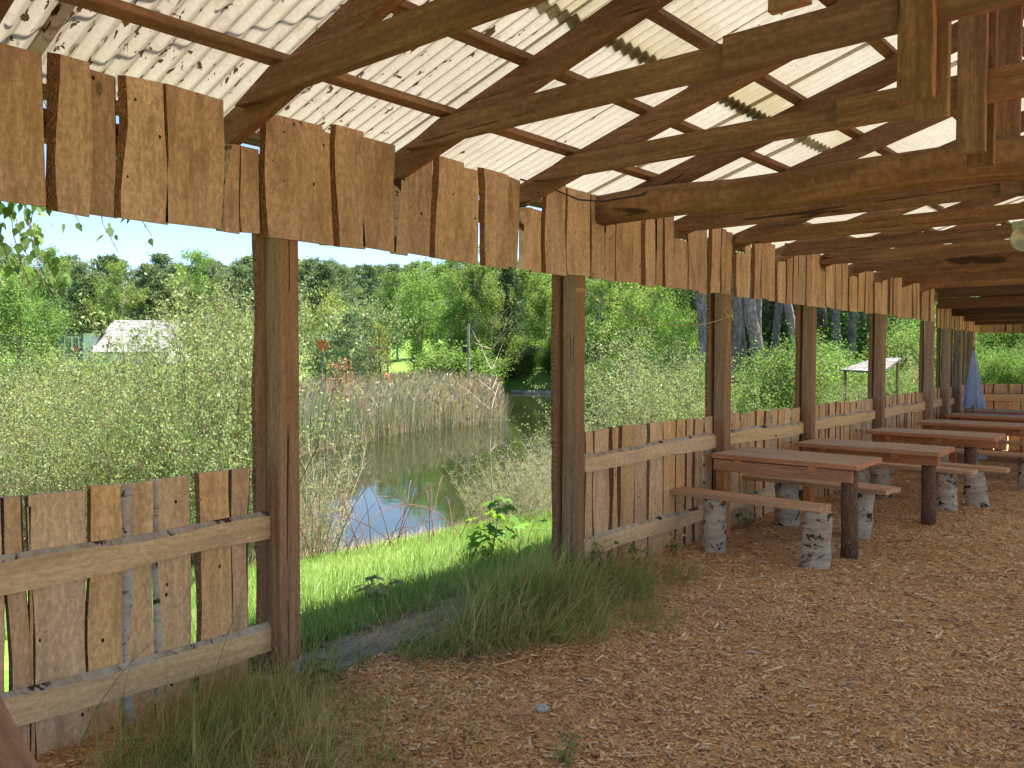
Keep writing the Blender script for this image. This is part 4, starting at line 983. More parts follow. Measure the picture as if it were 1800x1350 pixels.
def gen_bush(seed, H=3., n=7000, leaf=.09, mat=None, wid=.55):
    """rounded leafy bush or small tree made of many twig clusters"""
    R = rng(seed); q = random.Random(seed); mb = MB(); C = []
    for s in range(16):
        a = q.uniform(0, 6.28); sp = q.uniform(.1, wid); pts = limb(mb, (.1*math.cos(a), .1*math.sin(a), 0), (math.cos(a)*sp, math.sin(a)*sp, 1), H*q.uniform(.6, .95), .02*H/3, q, 5, 0, 4)
        for i in range(1, 6):
            for _ in range(4):
                dd = Vector((q.uniform(-1, 1), q.uniform(-1, 1), q.uniform(-.2, 1))); tp = limb(mb, pts[i], dd, q.uniform(.15, .34)*H, .006, q, 3, 0, 3); C.extend([tuple(tp[j]) for j in (1, 2, 3)])
    C = np.array(C); idx = R.integers(0, len(C), n); P = C[idx]+R.normal(size=(n, 3))*.05*H; P[:, 2] = np.maximum(P[:, 2], .02)
    V, F = leaf_quads(P, leaf, R, 1.4); return mk('bush', mb, [M_twig], V, F, np.repeat(tone_for(P, R, .6), 4), [mat or L_bush])

NOTE = {}
def spot(name, proto, H0, px, d, ytop, label, cat, group=None, wide=1., seed=None, xy=None, hmul=1.0):
    """a tree standing on the terrain at photo column px and depth d, tall enough to reach row ytop"""
    while poly_sd(POND, np.array([at(px, d)[0]]), np.array([at(px, d)[1]]))[0] < .7: d += 1.
    x, y = at(px, d)
    z = tz(x, y)-.05; H = (EYE+(629-ytop)/F_PX*d-z)*hmul; s = H/max(v.co.z for v in proto[1].vertices) if id(proto[1]) not in NOTE else H/NOTE[id(proto[1])]
    if id(proto[1]) not in NOTE: NOTE[id(proto[1])] = H/s
    q = random.Random(int(px*7+d*13)+(seed or 0))
    t = thing(name, (x, y, z), label, cat, group, q.uniform(0, 6.28)); t.scale = (s*wide, s*wide, s)
    if proto[0]: link('trunk', proto[0], t)
    link('crown' if name != 'shrub' else 'foliage', proto[1], t)
    return t
M_stem = plain('brown_stem_bark', (.20, .14, .09), .9, var=.3)
P_sh = [gen_shrub(1, n=6500, leaf=.033, tw=M_stem), gen_shrub(2, n=5500, leaf=.037, tw=M_stem), gen_shrub(3, n=5500, leaf=.03, mat=L_yel, tw=M_stem)]
P_shb = [gen_shrub(4, n=2300, leaf=.026, stems=30, tw=M_twigp), gen_shrub(5, n=1500, leaf=.026, stems=26, mat=L_yel, tw=M_twigp)]
P_bi = [gen_birch(11), gen_birch(12, mat=L_birch), gen_birch(13, n=13000, trunks=3)]
P_biy = gen_birch(14, mat=leafmat('bright_birch_leaves', (.18, .29, .06), (.33, .45, .12), (.46, .54, .20), .5), n=12000, trunks=3)
P_pi = [gen_pine(21), gen_pine(22, width=.32, rnd=.6), gen_pine(23, n=10000, width=.30)]
P_pid = [gen_pine(24, mat=L_pined, width=.25), gen_pine(25, mat=L_pined, width=.3, rnd=.6)]
P_ta = [gen_tall(31), gen_tall(32, start=.42), gen_tall(33, mat=L_pine, start=.55)]
P_bu = [gen_bush(41), gen_bush(42, n=8000), gen_bush(43, mat=L_yel), gen_bush(44, mat=L_will, n=9000, leaf=.075)]
P_bn = [gen_bush(46, n=16000, leaf=.05, wid=.4), gen_bush(47, n=15000, leaf=.045, wid=.35)]
P_bud = gen_bush(45, mat=L_bush, n=9000, leaf=.07)
q = random.Random(77)
# left: willow thicket just beyond the near fence
GW = 'willow shrubs thick with pale new leaves beyond the near fence'
for i, (px, d, yt) in enumerate(((385, 8.9, 455), (415, 9.8, 478), (440, 11.5, 500), (345, 9.0, 500), (372, 10.5, 490), (425, 9.0, 600), (330, 9.6, 560), (300, 8.4, 620), (290, 11.5, 575), (250, 10.2, 640), (345, 7.6, 650), (220, 8.2, 665), (180, 10.4, 622), (215, 13.5, 600), (140, 12.2, 612), (90, 9.2, 660), (60, 12.5, 612), (20, 10.4, 655), (-40, 12, 640), (-60, 8.6, 680), (120, 15, 608), (165, 14, 608), (30, 16, 606), (190, 15, 606), (260, 9, 650), (75, 17, 612), (400, 12.5, 520))):
    spot('shrub', P_sh[i % 3 if i > 1 else 0], 3.6, px, d, yt, 'willow shrub with pale yellow-green leaves in the thicket beyond the near fence', 'shrub', GW, wide=.85 if d > 9 else .72)
# right of the first post: thin, half bare shrubs on the near bank
GT = 'half bare twiggy shrubs on the near bank of the pond'
for i, (px, d, yt, pr) in enumerate(((546, 9.2, 700, 1), (562, 8.8, 810, 1), (865, 9.9, 780, 1), (905, 9.6, 770, 1), (955, 9.8, 760, 0), (985, 9.2, 780, 1), (930, 10.8, 760, 1), (840, 10.2, 820, 1), (1000, 11, 740, 0))):
    spot('shrub', P_shb[pr], 3.6, px, d, yt, 'half bare twiggy shrub with tiny leaves on the near bank of the pond', 'shrub', GT, wide=1.1)
# slender bare sapling in the middle of the doorway view
x, y = at(864, 9.3); t = thing('bare_sapling', (x, y, tz(x, y)), 'slender pale leafless sapling standing at the pond edge in the doorway view', 'sapling'); qb = random.Random(6)
mb = MB(); H = 2.3; P = [(x+.03*math.sin(i*.8), y+.03*math.cos(i), t.location.z-.03+H*i/10) for i in range(11)]; tube(mb, P, [.010*(1-.8*i/10) for i in range(11)], 6, cap=False); mb.build('trunk', [M_birch], t, True)
mb = MB()
for i in range(3, 11):
    for _ in range(3): limb(mb, P[i], (qb.uniform(-1, 1), qb.uniform(-1, 1), .7), qb.uniform(.2, .6), .005, qb, 4, 0, 3)
mb.build('twigs', [M_twigp], t)
# arching bramble canes at the water's edge
mb = MB(); qb = random.Random(9)
for i in range(34):
    x, y = at(qb.uniform(540, 820), qb.uniform(8.2, 9.2)); z = tz(x, y); a = qb.uniform(0, 6.28); L = qb.uniform(.5, 1.3); hh = qb.uniform(.3, .8)
    tube(mb, [(x+L*u*math.cos(a), y+L*u*math.sin(a), z+hh*4*u*(1-u)*.9+(hh*.3*u)) for u in np.linspace(0, .85, 8)], [.005*(1-.6*u) for u in np.linspace(0, 1, 8)], 4, cap=False)
tag(mb.build('bramble_canes', [plain('cane_bark', (.22, .10, .08), .7)]), 'arching bare bramble canes along the near edge of the pond', 'brambles', kind='stuff')

# reeds
R = rng(71)
RE = np.array([(-10.8, 8.6), (-14.9, 12.6), (-17.0, 16.8), (-18.4, 20), (-18.7, 23.8), (-23.3, 29.3), (-31.2, 38.3), (-33.5, 38.5), (-31, 28), (-27, 20), (-22, 14), (-15, 8.5)])
rc_ = RE.mean(0); RE = RE+(RE-rc_)/np.linalg.norm(RE-rc_, axis=1, keepdims=True)*.9
def in_poly(P, n, R):
    lo, hi = P.min(0), P.max(0); out = []
    while sum(map(len, out)) < n:
        c = lo+(hi-lo)*R.random((n, 2)); out.append(c[poly_sd(P, c[:, 0], c[:, 1]) < 0])
    return np.concatenate(out)[:n]
c = in_poly(RE, 17000, R); edge = in_poly(RE, 30000, R); edge = edge[poly_sd(RE, edge[:, 0], edge[:, 1]) > -1.6][:10000]; c = np.concatenate([c, edge])
NR = np.array([at(515, 9.6), at(570, 9.6), at(590, 11), at(540, 13), at(500, 14)]); c = np.concatenate([c, in_poly(NR, 260, R)])
z = np.maximum(terr(c[:, 0], c[:, 1]), WATER-.35); n = len(c); pt = np.sin(c[:, 0]*.9)*np.sin(c[:, 1]*.7+1)
hh = (.95+.6*R.random(n)+.22*pt)*np.where(np.arange(n) > n-260, 1.05, 1.)
V1, F1, k1 = blades(np.stack([c[:, 0], c[:, 1], z], 1), hh, .014+.008*(np.hypot(c[:, 0]-3.58, c[:, 1])[:, None] > 16), R, curl=.3, nseg=3, spread=.34); T1 = np.repeat(R.random(n), k1)
isg = R.random(n) < .25+.4*(pt > .3); mi = np.repeat(np.where(isg, 1, 0), 3)
sub = ~isg & (R.random(n) < .5) & (np.hypot(c[:, 0]-3.58, c[:, 1]) > 19); cp = np.stack([c[sub, 0], c[sub, 1], z[sub]+hh[sub]*.97], 1)+R.normal(size=(sub.sum(), 3))*.08
V2, F2 = leaf_quads(cp, .06, R, 3.5, np.tile([[.2, .1, 1.]], (len(cp), 1))); T2 = np.full(len(V2), .2)
me = np_mesh('reeds', np.concatenate([V1, V2]), np.concatenate([F1, F2+len(V1)]), [L_reed, L_reedg], np.concatenate([T1, T2]), np.concatenate([mi, np.zeros(len(F2))]))
tag(link('reeds', me), 'dense beige and green reeds standing along the far side of the pond', 'reeds', kind='stuff')
# dry pinkish grass and brush among the left shrubs, and brush right of the second post
R = rng(72); n = 9000; u = R.random(n); px = np.where(u < .55, R.uniform(-150, 520, n), np.where(u < .8, R.uniform(520, 680, n), R.uniform(1020, 1260, n))); d = np.where(px > 1000, R.uniform(8.5, 12, n), R.uniform(11, 24, n)); brush_h = np.where(px > 1000, .65, 1.1)
l = (px-900)/F_PX*d; x = CAM[0]+l*math.cos(_y)-d*math.sin(_y); y = l*math.sin(_y)+d*math.cos(_y); k = poly_sd(POND, x, y) > .2; x, y = x[k], y[k]
V, F, kk = blades(np.stack([x, y, terr(x, y)], 1), brush_h[k]*(.6+.8*R.random(k.sum())), .009, R, curl=.4, nseg=3, spread=.5); me = np_mesh('dry_brush', V, F, [L_reed], np.repeat(R.random(len(x))*.7, kk))
tag(link('dry_brush', me), 'dry beige stalks standing among the shrubs', 'dry stalks', kind='stuff')
# rusty young larch and small conifers by the reeds
rl = gen_pine(26, H=3., n=700, mat=L_red, leaf=.05, width=.3); spot('dead_conifer', rl, 3., 597, 21, 628, 'small rusty brown dead conifer among the reeds', 'conifer')
lar = gen_pine(27, H=6., n=1500, mat=L_yel, leaf=.07, width=.22); spot('larch', lar, 6., 668, 40, 568, 'thin yellow-green young larch beside the red figure', 'larch')
spot('pine_tree', P_pi[1], 9., 612, 44, 545, 'small bushy blue-green pine left of the yellow larch', 'pine', wide=1.25)
spot('willow_tree', P_bu[3], 3., 640, 56, 500, 'rounded grey-green willow behind the small bushy pine', 'willow', wide=.9)
spot('willow_tree', P_bu[3], 3., 575, 50, 560, 'low grey-green willow beside the first post', 'willow', wide=.9)
spot('maple_tree', P_bu[2], 3., 583, 66, 492, 'bright yellow-green small tree right of the first post', 'tree', wide=.6)
spot('birch_tree', P_biy, 11., 732, 60, 452, 'tall bright three-stemmed birch on the far lawn', 'birch', wide=1.0)
spot('birch_tree', P_bi[0], 11., 815, 62, 430, 'drooping birch right of the three-stemmed birch', 'birch', wide=1.1)
spot('birch_tree', P_bi[1], 11., 860, 66, 425, 'dark green birch left of the layered pine', 'birch', wide=1.)
spot('pine_tree', P_pid[0], 9., 893, 57, 452, 'dark layered pine in the middle of the doorway view', 'pine', wide=1.)
spot('birch_tree', P_bi[0], 11., 940, 73, 430, 'leafy birch right of the dark layered pine', 'birch', wide=1.1)
spot('birch_tree', P_biy, 11., 985, 76, 440, 'leafy birch partly hidden by the second post', 'birch', wide=1.)
# far bank bushes
GB = 'green bushes along the far bank'
for i, (px, d, yt, w) in enumerate(((800, 54, 600, 1), (835, 52, 598, 1), (872, 50, 604, 1), (905, 50, 585, 1), (970, 49, 610, .8), (760, 58, 615, .9), (1040, 46, 575, 1), (1075, 44, 580, 1))):
    spot('bush', P_bu[i % 2] if i % 3 else P_bud, 3., px, d, yt, 'leafy green bush on the far bank of the pond', 'bush', GB, wide=w*1.15)
for i in range(5):
    spot('bush', P_bn[i % 2], 3., 905+i*25, 61+i % 3, 572+(i*29 % 40), 'tall green bush at the water edge of the far bank', 'bush', 'tall bushes at the far water edge', wide=1.1)
for i in range(6):
    px = 780+i*26; spot('bush', P_bu[i % 2], 3., px, 50.5-.25*i, 606+(i*37 % 30)-12, 'leafy green bush on the far bank of the pond', 'bush', GB, wide=1.7)
for i, (px, d, yt, k) in enumerate(((790, 56, 470, 0), (835, 55, 455, 2), (918, 68, 450, 2), (958, 66, 500, 2), (1003, 68, 470, 2), (700, 70, 470, 0), (770, 72, 460, 2))):
    spot('birch_tree', P_bi[1] if k == 2 else P_bi[0], 11., px, d, yt, 'fresh green birch in the group across the pond', 'birch', 'fresh green birches across the pond', wide=1.15)
# wood behind: left background
GP = 'grey-green pines of the wood behind the house'; GL = 'light green birches among the pines behind the house'
for i in range(44):
    px = -260+i*20+q.uniform(-8, 8); d = q.uniform(74, 88); yt = 452+q.uniform(-14, 22)
    if i in (5, 13, 17, 18, 24, 30): spot('birch_tree', P_bi[i % 2], 11., px, d-4, yt-14, 'light green birch standing among the pines behind the house', 'birch', GL, wide=1.1)
    else: spot('pine_tree', P_pi[i % 3], 9., px, d, yt+6, 'grey-green pine in the row behind the white-roofed house', 'pine', GP, wide=1.45)
# low trees close behind the house
for i, (px, d, yt) in enumerate(((105, 72, 520), (60, 66, 500), (175, 74, 500), (330, 70, 540), (380, 72, 530), (440, 70, 530), (500, 66, 540))):
    spot('bush', P_bud, 3., px, d, yt, 'dark green bush close behind the house', 'bush', 'bushes behind the house', wide=.9)
for i in range(9):
    spot('bush', P_bu[i % 2], 3., 40+i*22, 30+(i*7 % 9), 612+(i*13 % 12), 'green bush on the slope in front of the house', 'bush', 'bushes on the slope in front of the house', wide=1.2)
# hillside wood far off
GH = 'pines of the hillside wood far behind'
for i in range(46):
    px = 300+i*15+q.uniform(-6, 6); d = q.uniform(118, 145); spot('pine_tree', P_pi[i % 3], 9., px, d, 461+q.uniform(-8, 10), 'distant pine on the hillside behind the pond', 'pine', GH, wide=1.35)
# tall forest on the right
GF = 'tall forest pines behind the right part of the fence'
for i in range(72):
    px = 1075+(i*37 % 615)+q.uniform(-12, 12); d = q.uniform(36, 62) if px > 1200 else q.uniform(60, 74); spot('forest_pine', P_ta[i % 3], 16., px, d, 629-q.uniform(14.5, 17.5)/d*F_PX, 'tall dark pine of the forest beyond the fence', 'pine', GF)
for i in range(26):
    px = 1070+i*24+q.uniform(-8, 8); d = q.uniform(46, 66); spot('bush', P_bud if i % 2 else P_bu[0], 3., px, d, 520+q.uniform(-20, 30), 'dark undergrowth bush in the forest beyond the fence', 'bush', 'forest undergrowth bushes', wide=1.2)
for i in range(24):
    px = 1060+i*26+q.uniform(-8, 8); d = q.uniform(64, 80); spot('pine_tree', P_pid[i % 2], 9., px, d, 400+q.uniform(-30, 40), 'dense dark pine deep in the forest', 'pine', 'dense pines deep in the forest', wide=1.5)
# light trees among the forest
for i, (px, d, yt) in enumerate(((1060, 40, 470), (1120, 34, 440), (1160, 36, 430), (1205, 38, 470))):
    spot('birch_tree', P_bi[i % 2], 11., px, d, yt, 'light green birch between the second and third posts', 'birch', 'light birches at the forest edge')
for i, (px, d, yt, k) in enumerate(((1055, 33, 480, 0), (1110, 30, 455, 2), (1150, 32, 470, 0), (1195, 30, 520, 2), (1250, 34, 470, 0))):
    spot('birch_tree', P_biy if k == 2 else P_bi[0], 11., px, d, yt, 'young bright birch in front of the forest, right of the second post', 'birch', 'young bright birches before the forest', wide=.8)
for i in range(9):
    spot('bush', P_bn[i % 2], 3., 1035+i*27, 22+(i*5 % 7), 590+(i*23 % 30), 'fresh green bush between the second and third posts', 'bush', 'fresh green bushes between second and third posts', wide=1.)
# individual crooked trunks near
def crooked(px, d, pts, r0, label):
    x, y = at(px, d); z = tz(x, y); t = thing('pine_tree', (x, y, z), label, 'pine'); cx, cy = math.cos(_y), math.sin(_y)
    P = []
    for pxx, pyy in pts:
        l = (pxx-px)/F_PX*d; P.append((x+l*cx, y+l*cy, EYE+(629-pyy)/F_PX*d))
    P[0] = (P[0][0], P[0][1], z-.1); mb = MB(); tube(mb, P, [r0*(1-.35*i/(len(P)-1)) for i in range(len(P))], 12, cap=False, rough=.05); 
    qq = random.Random(int(px)); top = Vector(P[-1]); C = []
    for b in range(22):
        bp = limb(mb, top-Vector((0, 0, qq.uniform(0, 2.5))), (qq.uniform(-1, 1), qq.uniform(-1, 1), .5), qq.uniform(1, 2.6), .05, qq, 4, -.03, 4)
        C.extend([tuple(bp[j]+Vector((qq.gauss(0, .3), qq.gauss(0, .3), qq.gauss(0, .2)))) for j in (2, 3, 4) for _ in range(4)])
    mb.build('trunk', [M_pineb], t, True); RR = rng(int(px)); C = np.array(C); Pn = C[RR.integers(0, len(C), 5000)]+RR.normal(size=(5000, 3))*.2
    V, F = leaf_quads(Pn, .10, RR, 2.2); link('crown', np_mesh('crown', V-np.array(t.location), F, [L_pine], np.repeat(tone_for(Pn, RR, .6), 4)), t)
crooked(1240, 24, [(1242, 720), (1240, 640), (1234, 560), (1229, 500), (1224, 420), (1228, 250)], .17, 'dark straight pine trunk just left of the third post')
crooked(1290, 25, [(1288, 720), (1291, 640), (1296, 570), (1292, 500), (1288, 430), (1296, 240)], .15, 'pale grey pine trunk just right of the third post')
crooked(1330, 24, [(1334, 740), (1333, 660), (1329, 600), (1318, 555), (1315, 500), (1312, 430), (1318, 240)], .22, 'thick crooked pine trunk between the third and fourth posts')
crooked(1345, 29, [(1338, 720), (1334, 640), (1331, 570), (1332, 500), (1334, 430), (1330, 250)], .15, 'slim pine trunk behind the crooked one')
crooked(1395, 26, [(1412, 720), (1404, 640), (1395, 590), (1385, 540), (1378, 500), (1370, 430), (1372, 250)], .15, 'leaning pine trunk just left of the fourth post')
# bright bushes behind the fence on the right
GR = 'sunlit green bushes beyond the fence'; PRS = [P_bu[0], P_sh[0], P_bu[1], P_sh[2], P_bu[0]]
for i, (px, d, yt, k) in enumerate(((1500, 13.2, 668, 3), (1540, 13.5, 662, 1), (1480, 14, 664, 1), (1050, 15, 575, 3), (1035, 11.5, 640, 3), (1075, 12.5, 690, 5), (1130, 12, 640, 3), (1165, 13, 610, 1), (1200, 12.5, 640, 3), (1100, 17, 560, 1), (1225, 14, 640, 1), (1180, 18, 580, 3), (1300, 17, 670, 0), (1350, 18, 640, 0), (1375, 16, 560, 2), (1400, 17, 600, 0), (1310, 14, 700, 1), (1355, 14.5, 690, 2), (1440, 19, 590, 0), (1470, 18, 640, 1), (1500, 20, 600, 2), (1510, 17, 660, 1),
                                   (1560, 22, 620, 0), (1590, 24, 540, 2), (1600, 20, 600, 1), (1625, 23, 560, 0), (1650, 26, 540, 2), (1680, 26, 520, 0), (1700, 28, 510, 2), (1450, 24, 560, 2), (1570, 18, 670, 1), (1610, 18, 655, 2))):
    pr = P_shb[0] if k == 5 else P_sh[k % 3] if k in (1, 3) else P_bn[0 if k == 0 else 1]
    spot('shrub' if k in (1, 3, 5) else 'bush', pr, 3.6 if k in (1, 3, 5) else 3., px, d, yt, 'sunlit leafy bush growing behind the right part of the fence', 'bush', GR, wide=.95)
GE = 'bright trees beyond the far end wall'
for i, (px, d, yt) in enumerate(((1725, 27, 500), (1765, 26, 490), (1800, 27, 480), (1840, 25, 490), (1745, 23, 590), (1785, 23, 585), (1825, 22, 600), (1745, 32, 430), (1800, 33, 430), (1870, 30, 440), (1700, 34, 440))):
    spot('bush', P_bn[i % 2], 3., px, d, yt, 'bright leafy tree behind the far end wall of the shelter', 'tree', GE, wide=.9)
# left: light green birches beside the house
for i, (px, d, yt, w, l) in enumerate(((30, 24, 470, 1.1, 'fresh green birch at the left edge of the view'), (-50, 26, 440, 1.2, 'fresh green birch just outside the left edge'), (75, 27, 520, .9, 'smaller fresh green birch left of the house'))):
    spot('birch_tree', gen_birch(90+i, H=5.5, n=9000, leaf=.055, low=.05, tr=M_twig), 5.5, px, d, yt, l, 'birch', wide=w)
# overhanging birch above the near end of the roof, its twigs hanging into the view
bx, by = -2.3, -.6; t = thing('birch_tree', (bx, by, tz(bx, by)), 'overhanging birch whose leafy twigs hang in at the upper left', 'birch'); qb = random.Random(12); mb = MB()
tp = [(bx+.1*math.sin(i), by+.05*i, -.2+5.2*i/8) for i in range(9)]; tube(mb, tp, [.13*(1-.6*i/8) for i in range(9)], 10, cap=False); LV = []; LD = []
for i in range(16):
    k = qb.randint(4, 8); tgt = Vector((qb.uniform(-2.2, 1.6), qb.uniform(.2, 3.0), qb.uniform(3.7, 4.9))); p0 = Vector(tp[k]); P = [p0.lerp(tgt, u)+Vector((0, 0, .5*math.sin(math.pi*u))) for u in np.linspace(0, 1, 7)]
    tube(mb, P, [.025*(1-.8*u) for u in np.linspace(0, 1, 7)], 5, cap=False)
    for j in range(2, 7):
        for _ in range(7): LV.append(tuple(P[j]+Vector((qb.gauss(0, .22), qb.gauss(0, .22), qb.gauss(-.05, .18))))); LD.append((0, 0, -1))
def back(px, py, d):
    x, y = at(px, d); return Vector((x, y, EYE+(629-py)/F_PX*d))
for (a, b, d, nl) in (((20, 250), (45, 505), 3.9, 30), ((0, 260), (10, 470), 3.6, 26), ((50, 260), (60, 430), 4.0, 12), ((60, 300), (72, 505), 4.2, 20), ((30, 330), (105, 520), 4.0, 26), ((-20, 300), (-5, 500), 3.7, 26), ((130, 300), (138, 400), 4.3, 5), ((172, 300), (202, 445), 4.4, 9), ((240, 310), (262, 418), 4.5, 12), ((215, 320), (222, 388), 4.4, 5), ((10, 400), (90, 520), 4.3, 22)):
    P0 = back(*a, d); P1 = back(*b, d); P0.z = max(P0.z, 2.5); P = [P0.lerp(P1, u)+Vector((.02*math.sin(u*7), .02*math.cos(u*6), 0)) for u in np.linspace(0, 1, 7)]; tube(mb, P, .0022, 4, cap=False)
    tube(mb, [P0, P0+Vector((-.2, -.1, .5)), Vector((P0.x-.5, P0.y-.3, 4.2))], [.003, .006, .012], 5, cap=False)
    for _ in range(nl):
        u = qb.uniform(.1, 1.); p = P0.lerp(P1, u); LV.append((p.x+qb.gauss(0, .035), p.y+qb.gauss(0, .035), p.z+qb.gauss(0, .02))); LD.append((qb.uniform(-.4, .4), qb.uniform(-.4, .4), -1))
mb.build('trunk', [M_twig], t); RR = rng(4); LV = np.array(LV); Vv, Ff = leaf_ovate(LV, .040, RR, np.array(LD, float))
link('crown', np_mesh('crown', Vv-np.array(t.location), Ff, [L_bush], np.repeat(RR.random(len(LV)), 8)), t)

# ------------------------------------------------------------------ buildings and small things far off
def world_of(px, py, d): v = back(px, py, d); return v
# the house: gable roof facing the camera, flat-roofed annex on its left
d = 60; Rv = Vector((math.cos(_y), math.sin(_y), 0)); Fv = Vector((-math.sin(_y), math.cos(_y), 0))
c = back(228, 629, d); base = Vector((c.x, c.y, tz(c.x, c.y))); t = thing('house', base, 'house with pale shingled roof and slate-blue flat-roofed annex beyond the thicket', 'house')
def hp(u, v, z): return base+Rv*u+Fv*v+Vector((0, 0, z-base.z))
z_r = EYE+67/F_PX*d; z_e = EYE+9/F_PX*d
mb = MB(); V = [hp(-2.15, 2.2, z_r), hp(2.85, 2.2, z_r), hp(2.85, -.1, z_e), hp(-2.95, -.1, z_e)]; V += [v-Vector((0, 0, .12)) for v in V]; V += [hp(-2.15, 4.6, z_e), hp(2.85, 4.6, z_e)]
mb.add(V, [(3, 2, 1, 0), (4, 5, 6, 7), (0, 1, 5, 4), (2, 3, 7, 6), (1, 2, 6, 5), (3, 0, 4, 7), (1, 0, 8, 9)], 0, [[(0, 0), (5.8, 0), (5.4, 3.2), (.4, 3.2)]]*1+[[(0, 0), (1, 0), (1, 1), (0, 1)]]*6); mb.build('roof', [M_shing], t)
mb = MB(); V = [hp(-2.6, .2, base.z), hp(2.6, .2, base.z), hp(2.6, 4.2, base.z), hp(-2.6, 4.2, base.z), hp(-2.6, .2, z_e-.02), hp(2.6, .2, z_e-.02), hp(2.6, 4.2, z_e-.02), hp(-2.6, 4.2, z_e-.02), hp(-2.4, 2.2, z_r-.2), hp(2.6, 2.2, z_r-.2)]
mb.add(V, [(0, 1, 5, 4), (1, 2, 6, 9, 5), (2, 3, 7, 6), (3, 0, 4, 8, 7)]); mb.build('wall', [M_white], t)
za = EYE+42/F_PX*d
def hbox(mb, u0, u1, v0, v1, z0, z1, mat=0):
    V = [hp(a, b, z) for z in (z0, z1) for a, b in ((u0, v0), (u1, v0), (u1, v1), (u0, v1))]
    mb.add(V, [(0, 1, 5, 4), (1, 2, 6, 5), (2, 3, 7, 6), (3, 0, 4, 7), (4, 5, 6, 7), (3, 2, 1, 0)], mat)
mb = MB(); hbox(mb, -5.2, -3.35, 0, 3, base.z, za); mb.build('annex_wall', [M_blue], t)
mb = MB(); hbox(mb, -3.34, -2.62, 0, 3, base.z, za); mb.build('annex_wall', [M_white], t)
mb = MB(); hbox(mb, -5.4, -2.3, -.3, 3.2, za+.003, za+.10); mb.build('annex_roof', [M_shingd], t)
mb = MB(); hbox(mb, -4.7, -3.6, -.05, -.003, za-1.15, za-.25, 0); f = mb.build('window', [M_white], t)
mb = MB(); hbox(mb, -4.6, -4.2, -.07, -.052, za-1.05, za-.35); hbox(mb, -4.05, -3.7, -.07, -.052, za-1.05, za-.35); mb.build('pane', [M_glass], f)
mb = MB(); hbox(mb, -4.1, -3.6, -.3, -.075, za-1.25, za-1.08); mb.build('flower_box', [M_redp], t)
# small shingled shelter roof beyond the fence
def setframe(px, py, d):
    global base; c = back(px, py, d); base = Vector((c.x, c.y, tz(c.x, c.y)))
d = 15.5; setframe(1530, 640, d); t = thing('garden_shed', base, 'small open shed with a low slanting grey roof seen behind the fifth post', 'shed')
Q = [back(1476, 648, 15.2), back(1552, 652, 15.0), back(1584, 627, 17.0), back(1534, 629, 17.2)]
V = list(Q)+[v-Vector((0, 0, .035)) for v in Q]
mb = MB(); mb.add(V, [(0, 1, 2, 3), (7, 6, 5, 4), (1, 0, 4, 5), (2, 1, 5, 6), (3, 2, 6, 7), (0, 3, 7, 4)], 0, [[(0, 0), (1, 0), (1, 2), (0, 2)]]*6); mb.build('roof', [M_shingd], t)
for v in V[4:]:
    c_ = v+(sum(V[4:], Vector())/4-v)*.15; mb = MB(); tube(mb, [(c_.x, c_.y, base.z-.2), (c_.x, c_.y, c_.z-.0)], .03, 6); mb.build('post', [M_twig], t)
# white frame, swing, red figure, orange feeder, black box
d = 34; setframe(1140, 600, d); t = thing('white_goal_frame', base, 'small white metal frame in front of the dark forest', 'frame')
zt = EYE+45/F_PX*d
for s in (0, 1): mb = MB(); hbox(mb, -.35+.66*s, -.30+.66*s, 0, .05, base.z, zt-.061); mb.build('upright', [M_white], t)
mb = MB(); hbox(mb, -.36, .37, 0, .05, zt-.06, zt); mb.build('crossbar', [M_white], t)
d = 62; setframe(970, 600, d); t = thing('swing_frame', base, 'dark wooden A-frame of a swing at the edge of the forest', 'swing')
for a, b in ((-.55, -.1), (.45, .05)): mb = MB(); beam(mb, hp(a, 0, base.z-.1), hp(b, 0, base.z+2.2), .12, .12, up=(1, 0, 0)); mb.build('leg', [M_pineb], t)
mb = MB(); beam(mb, hp(0, .2, base.z+2.15), hp(0, 2.2, base.z+2.15), .1, .1); mb.build('crossbar', [M_pineb], t)
d = 42; setframe(668, 630, d); t = thing('garden_arbour', base, 'low reddish timber frame beside the red figure across the pond', 'arbour')
zt = EYE+17/F_PX*d
for u in (-.5, .35): mb = MB(); hbox(mb, u, u+.08, 0, .08, base.z, zt-.1); mb.build('post', [M_pinkwood], t)
mb = MB(); hbox(mb, -.62, .5, -.05, .15, zt-.098, zt); mb.build('crossbar', [M_pinkwood], t)
d = 41; setframe(679, 630, d); t = thing('scarecrow', base, 'red clothed figure with white hands standing across the pond', 'figure')
mb = MB(); z0 = base.z; tube(mb, [hp(0, 0, z0), hp(0, 0, z0+.5)], .05, 8); mb.build('pole', [M_grey], t)
mb = MB(); P = [hp(0, 0, z0+.45), hp(0, 0, z0+.7), hp(0, 0, z0+1.1), hp(0, 0, z0+1.45), hp(0, 0, z0+1.55)]; tube(mb, P, [.2, .26, .24, .2, .08], 12); tube(mb, [hp(-.12, 0, z0+1.4), hp(-.3, 0, z0+1.05), hp(.35, -.1, z0+.8)][:2], [.09, .06], 8); tube(mb, [hp(.12, 0, z0+1.4), hp(.32, -.1, z0+.9)], [.09, .06], 8); mb.build('coat', [M_redp], t, True)
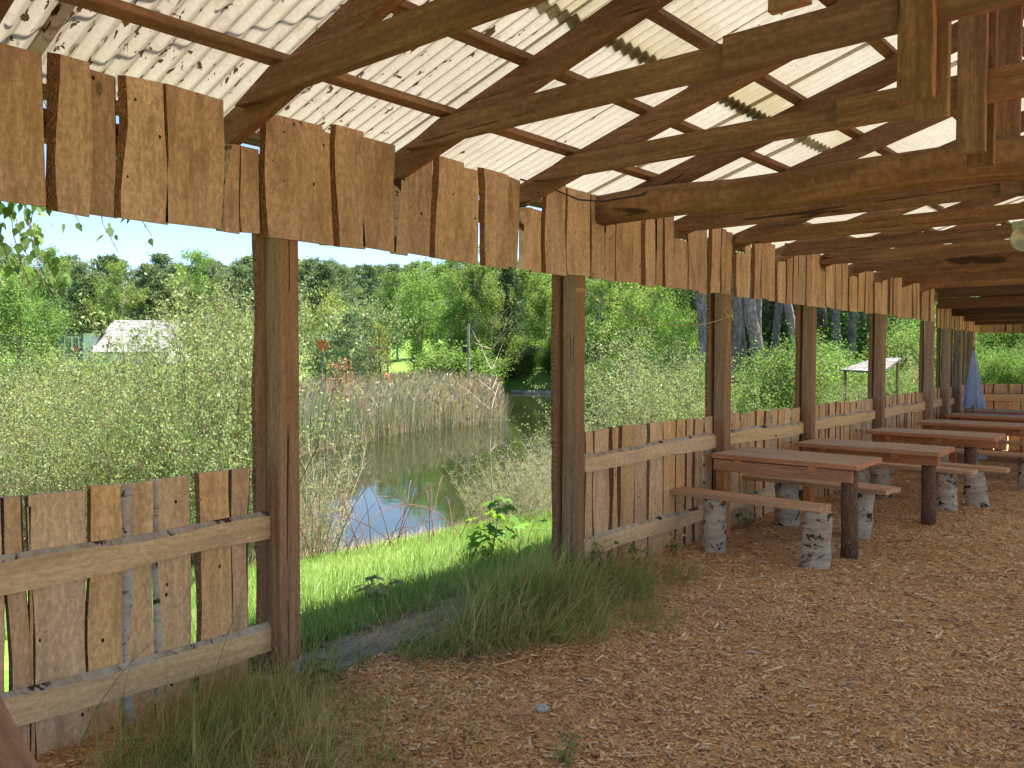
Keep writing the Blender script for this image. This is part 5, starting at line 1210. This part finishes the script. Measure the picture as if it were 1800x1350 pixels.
mb = MB(); tube(mb, [hp(.30, -.1, z0+.9), hp(.40, -.12, z0+.72), hp(.45, -.12, z0+.62)], [.08, .12, .07], 8); mb.build('hand', [M_white], t, True)
d = 24; setframe(566, 600, d); t = thing('bird_feeder', base, 'orange bird feeder on a pole at the right side of the first post', 'bird feeder')
mb = MB(); tube(mb, [hp(0, 0, base.z), hp(0, 0, EYE+14/F_PX*d)], .02, 6); mb.build('pole', [M_grey], t)
mb = MB(); zf = EYE+12/F_PX*d; hbox(mb, -.1, .1, -.08, .12, zf, zf+.25); hbox(mb, -.16, .16, -.14, .18, zf+.251, zf+.29); hbox(mb, -.2, .22, -.1, .1, zf+.10, zf+.13); mb.build('box', [M_orange], t)
d = 47; setframe(823, 620, d); t = thing('nest_box', base, 'black box fixed on a pale pole at the far bank', 'box')
mb = MB(); tube(mb, [hp(0, 0, base.z), hp(.02, 0, EYE+60/F_PX*d)], .07, 8); mb.build('pole', [M_birch], t)
mb = MB(); zf = EYE+9/F_PX*d; hbox(mb, -.32, -.08, -.2, .1, zf, zf+.30); hbox(mb, -.36, -.04, -.24, .12, zf+.301, zf+.34); mb.build('box', [M_black], t)
# pale boulder or rubble strip at the far shore
mb = MB(); Rr = rng(5)
for i in range(46):
    u = i/45; x = -35.6+(u*13)+Rr.normal()*.2; y = 45.5+u*1.7*(1 if u < .4 else .3)+.6*math.sin(u*3); s = .18+.15*Rr.random(); n1 = 7; V = []; F = []
    for a in range(4):
        for k in range(n1): th = 6.283*k/n1; rr = s*(1.3, 1.2, .8, .2)[a]*(1+.2*Rr.random()); V.append((x+rr*1.6*math.cos(th), y+rr*math.sin(th), -.95+(0, .12, .24, .28)[a]))
    for a in range(3):
        for k in range(n1): F.append((a*n1+k, a*n1+(k+1) % n1, a*n1+n1+(k+1) % n1, a*n1+n1+k))
    F.append(tuple(range(3*n1, 4*n1))); mb.add(V, F)
tag(mb.build('shore_rubble', [plain('pale_rubble', (.50, .42, .33), .9, var=.3, sc=3)]), 'pale rubble edging the far shore of the pond', 'rubble', kind='stuff')
